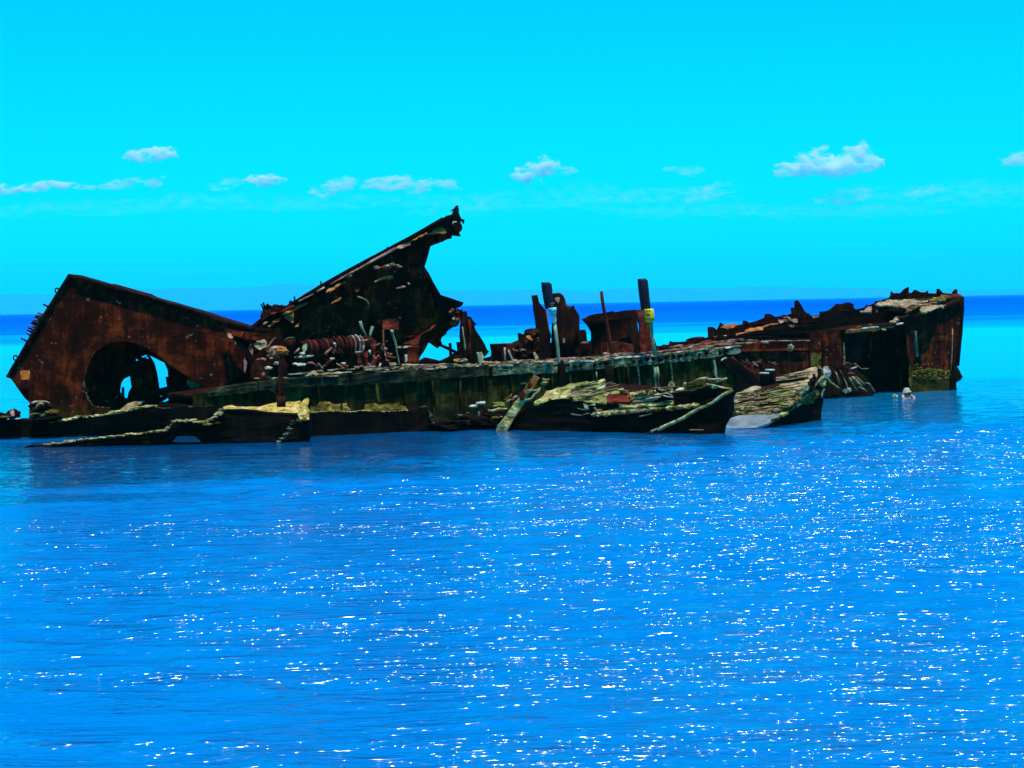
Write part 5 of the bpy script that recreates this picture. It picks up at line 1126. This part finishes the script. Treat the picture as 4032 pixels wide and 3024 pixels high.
# ---------------------------------------------------------- sunken hull in front, middle
FM = (Vector((-.33, 50.2, 0)), Vector((.506, .862, 0)))
FMo = lambda d: (FM[0] + FM[1] * d, FM[1])
def make_sunken():
    t = thing('sunken_hull', 'half-sunk hull with peeling yellow-green deck plates in front of the edge beam', 'wreck section', hit('L', (600, 930), FM))
    plate('side', t, M_BLACK, 'L', [(-905, 880), (-760, 800), (-600, 690), (-466, 620), (-250, 550), (-20, 548), (0, 572), (300, 585), (560, 632), (240, 726), (260, 752), (750, 718), (1270, 692), (1590, 622), (1650, 560), (1990, 452), (1955, 540), (1955, 690), (1850, 880), (1800, 1100), (-1000, 1100)], FM, .35, rag=.02, disp=.06)
    plate('inner_side', t, M_BLACK, 'L', [(-600, 700), (0, 560), (730, 570), (1280, 450), (1660, 395), (1990, 425), (1990, 760), (-600, 900)], FMo(.5), .08)
    base = FMo(.02)
    spec = [('deck_plate', 'J', [(1300, 712), (1380, 620), (1480, 525), (1650, 476), (1850, 474), (1832, 560), (1782, 602), (1812, 632), (1520, 622), (1420, 692)], M_YELLOW, 32, .0),
            ('deck_plate', 'J', [(1650, 470), (1760, 430), (1900, 398), (2205, 352), (2215, 380), (1980, 440), (1870, 474), (1700, 492)], M_MOSS, 20, .5),
            ('deck_plate', 'L', [(-10, 372), (160, 345), (330, 320), (395, 290), (416, 290), (418, 340), (300, 362), (0, 405)], M_YELLOW, 18, .9), ('deck_plate', 'L', [(0, 425), (130, 390), (290, 352), (385, 336), (370, 370), (330, 398), (100, 440), (0, 455)], M_MOSS, 20, .6),
            ('deck_plate', 'L', [(300, 415), (420, 358), (424, 385), (385, 410)], M_PALE, 25, .5), ('deck_plate', 'L', [(-60, 470), (100, 440), (250, 425), (300, 440), (200, 490), (0, 505), (-50, 500)], M_TAN, 25, .35),
            ('deck_plate', 'L', [(12, 562), (28, 512), (180, 490), (330, 440), (590, 430), (600, 470), (440, 500), (430, 580), (250, 572)], M_MOSS, 30, .0), ('red_plate', 'L', [(430, 500), (470, 470), (560, 475), (690, 440), (722, 462), (738, 578), (600, 582), (440, 578)], M_RED, 34, -.02),
            ('deck_plate', 'L', [(575, 430), (600, 412), (650, 400), (645, 425), (700, 432), (690, 445)], M_YELLOW, 30, .2), ('deck_plate', 'L', [(728, 462), (850, 450), (1000, 438), (1150, 424), (1262, 414), (1240, 450), (1120, 482), (900, 512), (760, 542), (728, 500)], M_YELLOW, 24, .2),
            ('deck_plate', 'L', [(738, 556), (880, 535), (1000, 512), (1110, 518), (1060, 540), (940, 548), (780, 582)], M_TAN, 20, .02), ('deck_plate', 'L', [(590, 625), (640, 605), (780, 592), (1000, 575), (1270, 556), (1274, 620), (1180, 580), (1100, 600), (960, 612), (800, 640), (620, 635)], M_YELLOW, 26, -.05),
            ('deck_plate', 'L', [(255, 745), (330, 715), (420, 690), (560, 672), (760, 650), (1000, 640), (1270, 628), (1585, 608), (1540, 622), (1280, 652), (1000, 682), (720, 700), (500, 722)], M_YELLOW, 26, -.12), ('deck_plate', 'L', [(260, 690), (330, 670), (380, 648), (402, 655), (370, 680), (300, 700)], M_TAN, 30, -.1),
            ('bent_plate', 'L', [(148, 594), (288, 590), (286, 622), (250, 612), (205, 626), (205, 664), (165, 654)], M_PALEG, 70, -.15), ('bent_plate', 'L', [(275, 638), (298, 642), (304, 660), (280, 658)], M_PALEG, 60, -.15), ('bent_plate', 'L', [(1120, 480), (1180, 464), (1268, 505), (1272, 545), (1200, 530), (1130, 520)], M_BLACK, 60, -.05),
            ('deck_plate', 'L', [(1275, 455), (1300, 430), (1350, 400), (1400, 392), (1395, 412), (1340, 440)], M_YELLOW, 30, .0), ('deck_plate', 'L', [(1440, 352), (1540, 322), (1700, 302), (1860, 302), (1800, 345), (1600, 372), (1450, 382)], M_OLIVE, 40, .3), ('under_plate', 'L', [(-400, 560), (0, 420), (420, 330), (1260, 410), (1300, 640), (260, 740), (-60, 560)], M_DARK, 20, .25)][:-1]
    plate('under_plate', t, M_DARK, 'L', [(-560, 640), (0, 420), (420, 330), (1260, 410), (1300, 640), (260, 742), (-60, 580), (-300, 600)], frT('L', (260, 745), FMo(.12), 21), .05, rag=.03, disp=.03)
    for nm, c, poly, m, b, d in spec:
        plate(nm, t, m, c, poly, frT(c, poly[-1], FMo(d), b), .05, rag=.03, disp=.05, seg=.12)
    for pts, r, m in (([(1400, 365), (1420, 340)], .05, M_PALE), ([(1450, 342), (1540, 318), (1570, 302)], .03, M_MOSS), ([(1545, 312), (1600, 295), (1690, 284)], .06, M_YELLOW), ([(1690, 288), (1780, 294), (1875, 293)], .03, M_PALE), ([(1805, 332), (1870, 312), (1930, 282)], .05, M_YELLOW), ([(1290, 446), (1400, 436), (1480, 436), (1560, 415), (1650, 395)], .03, M_GREEN), ([(1680, 360), (1760, 372), (1880, 398), (1990, 412)], .045, M_YELLOW), ([(1000, 410), (1160, 390), (1340, 384)], .02, M_PINK), ([(1660, 370), (1665, 400)], .06, M_BROWN),
                      ([(1135, 495), (1200, 505), (1265, 520)], .02, M_PALE), ([(1130, 480), (1190, 470), (1260, 502)], .02, M_PALE), ([(925, 545), (1040, 520), (1110, 520)], .025, M_PALE), ([(80, 655), (130, 668), (200, 670)], .02, M_PALEG), ([(0, 728), (60, 740), (130, 745), (200, 715), (240, 725)], .028, M_GREEN), ([(1470, 925), (1640, 925)], .03, M_PINK), ([(840, 755), (1000, 720)], .03, M_TAN)):
        bar('loose_strip', t, m, [hit('L', p, FMo(-.12)) for p in pts], r, r * .8, flat=.6, rough=.6, seg=.1, wob=.02)
    strips(t, 'loose_slat', [M_YELLOW, M_TAN, M_DARK, M_BROWN, M_PALE], 'L', [(740, 470), (1250, 425), (1270, 640), (300, 735)], frT('L', (300, 738), FMo(-.02), 23), 46, ln=(.12, .45))
    strips(t, 'loose_slat', [M_YELLOW, M_DARK, M_TAN, M_MOSS], 'L', [(0, 380), (420, 300), (720, 440), (20, 560)], frT('L', (20, 565), FMo(-.04), 29), 26, ln=(.15, .5), r=(.012, .03))
    plate('hole_rim', t, M_YELLOW, 'L', [(1200, 378), (1215, 325), (1240, 318), (1272, 345), (1276, 382), (1262, 380), (1240, 340), (1222, 380)], FMo(.4), .05, rag=.01, seg=.1)
    for _ in range(46):
        k = random.random(); x = 270 + k * 1290; y = 738 - k * 118 + random.uniform(-6, 10)
        lump('crust_lump', t, random.choice([M_YELLOW, M_YELLOW, M_BROWN, M_TAN]), hit('L', (x, y), FMo(-.14)), (random.uniform(.05, .11), .07, random.uniform(.03, .06)), 2, .6)
    for _ in range(30):
        k = random.random(); x = 740 + k * 520; y = 480 - k * 50 + random.uniform(-20, 25)
        lump('crust_lump', t, random.choice([M_YELLOW, M_BROWN, M_BLACK, M_TAN]), hit('L', (x, y), FMo(.12)), (random.uniform(.04, .10), .07, random.uniform(.02, .05)), 2, .6)
    # scraps left of the leaning beam
    for c, poly, m, b in (('J', [(680, 690), (780, 676), (882, 674), (872, 735), (800, 755), (705, 782), (698, 755), (790, 700)], M_MOSS, 35), ('J', [(455, 685), (520, 668), (592, 670), (590, 688), (480, 696)], M_PALE, 20), ('J', [(350, 745), (400, 722), (495, 710), (492, 728), (420, 745)], M_PALE, 25), ('J', [(540, 780), (580, 775), (630, 800), (632, 840), (590, 860), (545, 842)], M_BROWN, 75),
                          ('J', [(980, 600), (1010, 575), (1068, 570), (1040, 590)], M_TAN, 25), ('J', [(850, 640), (920, 585), (980, 545), (970, 600), (900, 640)], M_BROWN, 60)):
        plate('scrap_plate', t, m, c, poly, frT(c, poly[-1], (Vector((0, 51.2, 0)), Vector((0, 1, 0))), b), .04, rag=.02, disp=.04, seg=.1)
    for c, pts, r, m in (('J', [(630, 795), (690, 802), (790, 775), (910, 778)], .04, M_YELLOW), ('J', [(905, 680), (950, 645), (1020, 635)], .03, M_TAN), ('J', [(710, 820), (800, 790), (900, 782)], .03, M_PINK), ('J', [(1160, 662), (1265, 630), (1330, 545), (1408, 472)], .045, M_PALEG), ('J', [(1265, 512), (1330, 500), (1395, 488)], .025, M_TAN), ('J', [(1105, 412), (1195, 402)], .025, M_GREEN), ('J', [(1120, 890), (1190, 920), (1270, 855)], .05, M_OLIVE), ('J', [(1190, 925), (1140, 990)], .06, M_OLIVE), ('J', [(190, 862), (270, 868)], .025, M_GREEN), ('J', [(310, 845), (360, 830)], .025, M_GREEN), ('J', [(1420, 340), (1470, 355), (1530, 345)], .03, M_TAN)):
        bar('scrap_rod', t, m, [at(c, p, 50.4) for p in pts], r, r * .8, rough=.6, seg=.1)
    for x, y, rx, ry, m in ((1450, 398, 48, 26, M_YELLOW), (740, 905, 55, 24, M_BROWN), (825, 888, 20, 10, M_TAN), (330, 990, 40, 50, M_OLIVE), (1475, 1018, 20, 8, M_PALE), (500, 850, 20, 30, M_GREEN)):
        lump('scrap_lump', t, m, at('J', (x, y), 50.3), (px('J', rx, 50), .12, px('J', ry, 50)), 3, .5)
    lump('dark_heap', t, M_BLACK, at('J', (420, 960), 51.0), (px('J', 420, 50), .5, px('J', 120, 50)), 4, .4)
    lump('dark_heap', t, M_BLACK, at('J', (60, 1010), 50.6), (px('J', 330, 50), .6, px('J', 80, 50)), 4, .45)
    lump('dark_heap', t, M_BLACK, at('J', (720, 860), 51.0), (px('J', 200, 50), .4, px('J', 120, 50)), 4, .4)

    t = thing('leaning_beam', 'broad leaning beam crusted yellow below and rusty at its top', 'beam', at('J', (830, 1090), 50.0))
    pts = [(1335, 300), (1245, 440), (1140, 600), (1060, 722), (975, 850), (900, 965), (840, 1058), (800, 1120)]
    bar('beam', t, M_YELLOW, [at('J', p, 50.0 - .12) for p in pts[1:]], px('J', 68, 50), px('J', 98, 50), sides=4, rough=.3, seg=.12, smooth=False)
    bar('rusty_top', t, M_ORANGE, [at('J', p, 50.0 - .12) for p in [(1340, 300), (1300, 370), (1255, 448)]], px('J', 64, 50), px('J', 68, 50), sides=4, rough=.25, seg=.1, smooth=False)
    for x, y in ((1150, 560), (1230, 430), (1120, 600)):
        lump('rust_hole', t, M_RED, at('J', (x, y), 49.72), (.07, .03, .09), 2, .5)

    t = thing('pole', 'long pale yellow pole slanting into the water off the sunken hull', 'pole', hit('L', (900, 985), FMo(-.35)))
    bar('shaft', t, M_YELLOW, [hit('L', p, FMo(-.3)) for p in [(2015, 432), (1900, 490), (1760, 575), (1600, 665), (1400, 775), (1200, 870), (1080, 925), (1000, 955)]], px('L', 18, 48), px('L', 24, 48), sides=10, rough=.2, seg=.15, wob=.04)
    bar('wet_end', t, M_NAVY, [hit('L', p, FMo(-.3)) for p in [(1080, 925), (980, 965), (900, 990), (850, 1003), (800, 1030)]], px('L', 26, 48), px('L', 14, 48), sides=10, rough=.2, seg=.15)
make_sunken()

# ---------------------------------------------------------- sunken bow piece with planked deck
def make_sunken_bow():
    FB = (Vector((6.22, 48.7, 0)), Vector((-.814, .582, 0)))
    FBo = lambda d: (FB[0] + FB[1] * d, FB[1])
    t = thing('sunken_bow', 'small sunken bow piece with tan deck planks pointing right', 'wreck section', hit('N', (1000, 1020), FB))
    plate('near_side', t, M_BLACK, 'N', [(1412, 400), (1400, 560), (1395, 740), (1372, 900), (1365, 1060), (1372, 1200), (440, 1200), (545, 1066), (700, 1010), (820, 945), (890, 905), (1000, 850), (1160, 770), (1250, 720), (1290, 600), (1340, 480)], FB, .08, rag=.02, disp=.04)
    plate('crust_band', t, M_BROWN, 'N', [(1080, 690), (1150, 620), (1215, 575), (1280, 535), (1330, 590), (1318, 680), (1260, 755), (1190, 775), (1110, 755)], FBo(-.06), .05, rag=.04, disp=.08, seg=.12)
    hd = Vector((.3, .95, 0)).normalized()
    P0 = hit('N', (560, 1070), FB)
    def dk(lift, b=22.0): return (P0 + Vector((0, 0, lift)), Vector((0, 0, 1)) * math.cos(math.radians(b)) - hd * math.sin(math.radians(b)))
    plate('deck_base', t, M_DARK, 'N', [(225, 690), (300, 620), (600, 540), (840, 500), (810, 420), (1310, 292), (1380, 330), (1300, 440), (1255, 560), (1050, 700), (830, 880), (560, 1068), (90, 1060), (220, 900)], dk(-.05), .10, rag=.02, disp=.03)
    tan = [([(808, 424), (1000, 375), (1180, 325), (1305, 294), (1335, 322), (1325, 368), (1200, 388), (1000, 412), (810, 440)], M_TAN, .05), ([(808, 446), (1000, 424), (1200, 404), (1175, 435), (1010, 460), (808, 478)], M_TAN, .04), ([(1180, 392), (1325, 372), (1300, 440), (1225, 448), (1200, 415)], M_TAN, .03),
           ([(848, 506), (960, 488), (1140, 476), (1225, 452), (1232, 520), (1140, 600), (1060, 580), (860, 568)], M_TAN, .05), ([(1085, 575), (1180, 512), (1218, 500), (1212, 560), (1105, 645), (1075, 620)], M_GREEN, .07), ([(855, 592), (960, 588), (1040, 592), (1060, 655), (960, 735), (700, 742), (480, 722), (640, 690), (780, 640)], M_MOSS, .05),
           ([(238, 695), (400, 690), (590, 664), (640, 690), (470, 722), (560, 742), (240, 742)], M_TAN, .06), ([(278, 642), (370, 612), (470, 562), (560, 540), (620, 542), (600, 660), (500, 640), (420, 680), (300, 668)], M_TAN, .12), ([(228, 788), (400, 772), (600, 768), (820, 778), (868, 770), (760, 800), (500, 806), (235, 806)], M_YELLOW, .05), ([(430, 820), (590, 820), (604, 842), (740, 802), (852, 802), (800, 862), (620, 862), (430, 832)], M_PINK, .05),
           ([(300, 842), (350, 815), (402, 790), (408, 808), (360, 842), (320, 862)], M_YELLOW, .14), ([(258, 850), (290, 840), (296, 862), (262, 862)], M_YELLOW, .1), ([(370, 884), (500, 872), (860, 864), (960, 850), (900, 892), (600, 890)], M_YELLOW, .04), ([(740, 965), (800, 930), (860, 925), (830, 945)], M_BROWN, .05)]
    for poly, m, lift in tan:
        plate('deck_plank', t, m, 'N', poly, dk(lift), .06, rag=.03, disp=.05, seg=.12)
    strips(t, 'loose_slat', [M_YELLOW, M_TAN, M_DARK, M_BROWN, M_PINK, M_MOSS], 'N', [(260, 650), (1180, 470), (960, 840), (260, 880)], dk(.10), 60, ln=(.12, .5), r=(.012, .035))
    strips(t, 'loose_slat', [M_TAN, M_DARK, M_BROWN], 'N', [(830, 425), (1300, 310), (1200, 440), (830, 480)], dk(.09), 16, ln=(.3, .7), r=(.012, .025))
    plate('wet_slab', t, M_WET, 'N', [(90, 1045), (160, 1000), (255, 930), (380, 893), (500, 890), (860, 872), (880, 885), (800, 945), (690, 1010), (560, 1055), (400, 1062), (200, 1062)], dk(.03), .06, rag=.01, disp=.015, seg=.2)
    for pts, r, m in (([(700, 1000), (830, 900), (960, 850), (1060, 790)], .05, M_BROWN), ([(840, 880), (960, 830), (1060, 740), (1090, 680)], .09, M_BROWN), ([(1085, 690), (1170, 620), (1260, 545), (1330, 480), (1400, 420)], .06, M_TAN), ([(1110, 720), (1180, 650), (1240, 590)], .04, M_TAN), ([(1340, 300), (1380, 350), (1400, 400), (1330, 490)], .05, M_TAN), ([(1350, 310), (1350, 400), (1310, 460)], .05, M_DARK), ([(1400, 570), (1385, 620), (1375, 680)], .04, M_PALEG)):
        bar('rim_beam', t, m, [hit('N', p, FBo(-.08)) for p in pts], r, r * .85, rough=.5, seg=.1, wob=.03)
    lump('guano_lump', t, M_PALE, hit('N', (1425, 375), FBo(-.1)), (.12, .1, .16), 3, .4)
    plate('hanging_plate', t, M_YELLOW, 'N', [(1350, 510), (1375, 445), (1420, 440), (1445, 470), (1430, 520), (1395, 545)], FBo(-.12), .05, rag=.02, disp=.05, seg=.08)
    for x, y in ((1285, 418), (1260, 470), (1225, 515), (1062, 640)):
        bar('iron_stub', t, M_BLACK, [hit('N', (x, y + 25), dk(.05)), hit('N', (x - 6, y - 18), dk(.05))], .06, .05, sides=4, smooth=False)
    bar('deck_seam', t, M_BLACK, [hit('N', p, dk(.1)) for p in [(235, 764), (480, 752), (760, 755), (940, 742)]], .035)
    bar('deck_seam', t, M_BLACK, [hit('N', p, dk(.1)) for p in [(805, 488), (960, 470), (1160, 446)]], .03)
    for _ in range(50):
        k = random.random(); x = 700 + k * 400; y = 880 - k * 190 + random.uniform(-25, 20)
        lump('crust_lump', t, random.choice([M_YELLOW, M_BROWN, M_TAN, M_BROWN]), hit('N', (x, y), dk(.06)), (random.uniform(.04, .09), .06, random.uniform(.03, .05)), 2, .6)
    plate('hatch', t, M_BLACK, 'N', [(600, 600), (760, 590), (850, 545), (840, 590), (780, 640), (690, 660), (600, 660)], dk(.09), .03, rag=.02)
make_sunken_bow()

# ---------------------------------------------------------- swimmer and float
def make_swimmer():
    D = 62.0
    k = px('Z', 1, D)                            # metres per crop pixel
    o = at('Z', (1010, 790), D); o.z = 0.0
    t = thing('person', 'swimmer in a pale cap, shoulders out of the water beside the far bow', 'person', o)
    P = lambda x, y, dy=0.0: o + Vector(((x - 1010) * k, dy, (790 - y) * k))
    me = bpy.data.meshes.new('body'); bm = bmesh.new()
    chain = [(P(1010, 1250), .17), (P(1008, 1000), .17), (P(1005, 800), .16), (P(1005, 720), .12), (P(1010, 660), .06), (P(1012, 615), .062), (P(1000, 560), .088), (P(1000, 500), .095), (P(1002, 460), .07),
             (P(890, 690, -.02), .065), (P(790, 690, -.12), .055), (P(770, 780, -.30), .042), (P(900, 815, -.42), .035), (P(1140, 690, -.02), .065), (P(1210, 700, -.10), .055), (P(1260, 780, -.28), .042), (P(1180, 830, -.40), .035)]
    V = [bm.verts.new(p) for p, r in chain]
    for a, b in ((0, 1), (1, 2), (2, 3), (3, 4), (4, 5), (5, 6), (6, 7), (7, 8), (3, 9), (9, 10), (10, 11), (11, 12), (3, 13), (13, 14), (14, 15), (15, 16)): bm.edges.new((V[a], V[b]))
    bmesh.ops.translate(bm, verts=bm.verts, vec=-BASE[t.name])
    bm.to_mesh(me); bm.free()
    b = bpy.data.objects.new('body', me); COL.objects.link(b); b.parent = t; BASE[b.name] = BASE[t.name]
    me.materials.append(M_SKIN)
    sk = b.modifiers.new('skin', 'SKIN')
    for sv, (p, r) in zip(me.skin_vertices[0].data, chain): sv.radius = (r, r)
    me.skin_vertices[0].data[0].use_root = True
    b.modifiers.new('smooth', 'SUBSURF').render_levels = 2
    b.modifiers['smooth'].levels = 2
    # face, hair, cap
    for dx in (-.035, .035):
        lump('eye', b, M_HAIR, P(985, 545, -.088) + Vector((dx, 0, 0)), (.013, .008, .008), 2, 0.0, True)
    lump('nose', b, M_SKIN, P(980, 572, -.105), (.014, .02, .022), 2, 0.05, True)
    lump('mouth', b, M_RED, P(980, 602, -.082), (.026, .008, .007), 2, 0.05, True)
    for dx in (-.088, .088):
        lump('ear', b, M_SKIN, P(1000, 555, 0) + Vector((dx, 0, 0)), (.014, .025, .032), 2, 0.05, True)
    lump('hair', b, M_HAIR, P(1025, 560, .03), (.105, .10, .16), 3, .12, True)
    bm = bmesh.new(); R = []
    c = P(1000, 540)
    for rad, z in ((.004, .155), (.05, .15), (.09, .125), (.112, .08), (.118, .045), (.145, .015), (.148, -.003), (.14, -.004), (.108, .03)):
        R.append([bm.verts.new(c + Vector((math.cos(a) * rad, math.sin(a) * rad * 1.05 - (.03 if z < .03 else 0), z + (.02 * math.cos(a) if z < .03 else 0)))) for a in np.linspace(0, 2 * math.pi, 25)[:-1]])
    for A, B in zip(R[:-1], R[1:]):
        for i in range(24): bm.faces.new((A[i], A[(i+1) % 24], B[(i+1) % 24], B[i]))
    bm.faces.new(R[0])
    obj('cap', bm, M_HAT, t, True)
    # pale float beside the swimmer
    o2 = at('Z', (495, 745), D); o2.z = 0
    t2 = thing('float', 'small pale boxy float bobbing just left of the swimmer', 'float', o2)
    Q = lambda x, y: o2 + Vector(((x - 495) * k, 0, (745 - y) * k))
    bm = bmesh.new(); bmesh.ops.create_cube(bm, size=1)
    for v in bm.verts: v.co = Q(470, 690) + Vector((v.co.x * k * 160, v.co.y * .2, v.co.z * k * 240 ))
    bmesh.ops.bevel(bm, geom=bm.edges[:], offset=.03, segments=3, affect='EDGES')
    obj('body', bm, M_HAT, t2, True)
    bm = bmesh.new(); bmesh.ops.create_cube(bm, size=1)
    for v in bm.verts: v.co = Q(560, 680) + Vector((v.co.x * k * 90, v.co.y * .16, v.co.z * k * 170))
    bmesh.ops.bevel(bm, geom=bm.edges[:], offset=.02, segments=3, affect='EDGES')
    obj('side_lobe', bm, M_HAT, t2, True)
    lump('opening', t2, M_DARK, Q(465, 630) + Vector((0, -.10, 0)), (k * 28, .03, k * 40), 2, .2)
make_swimmer()
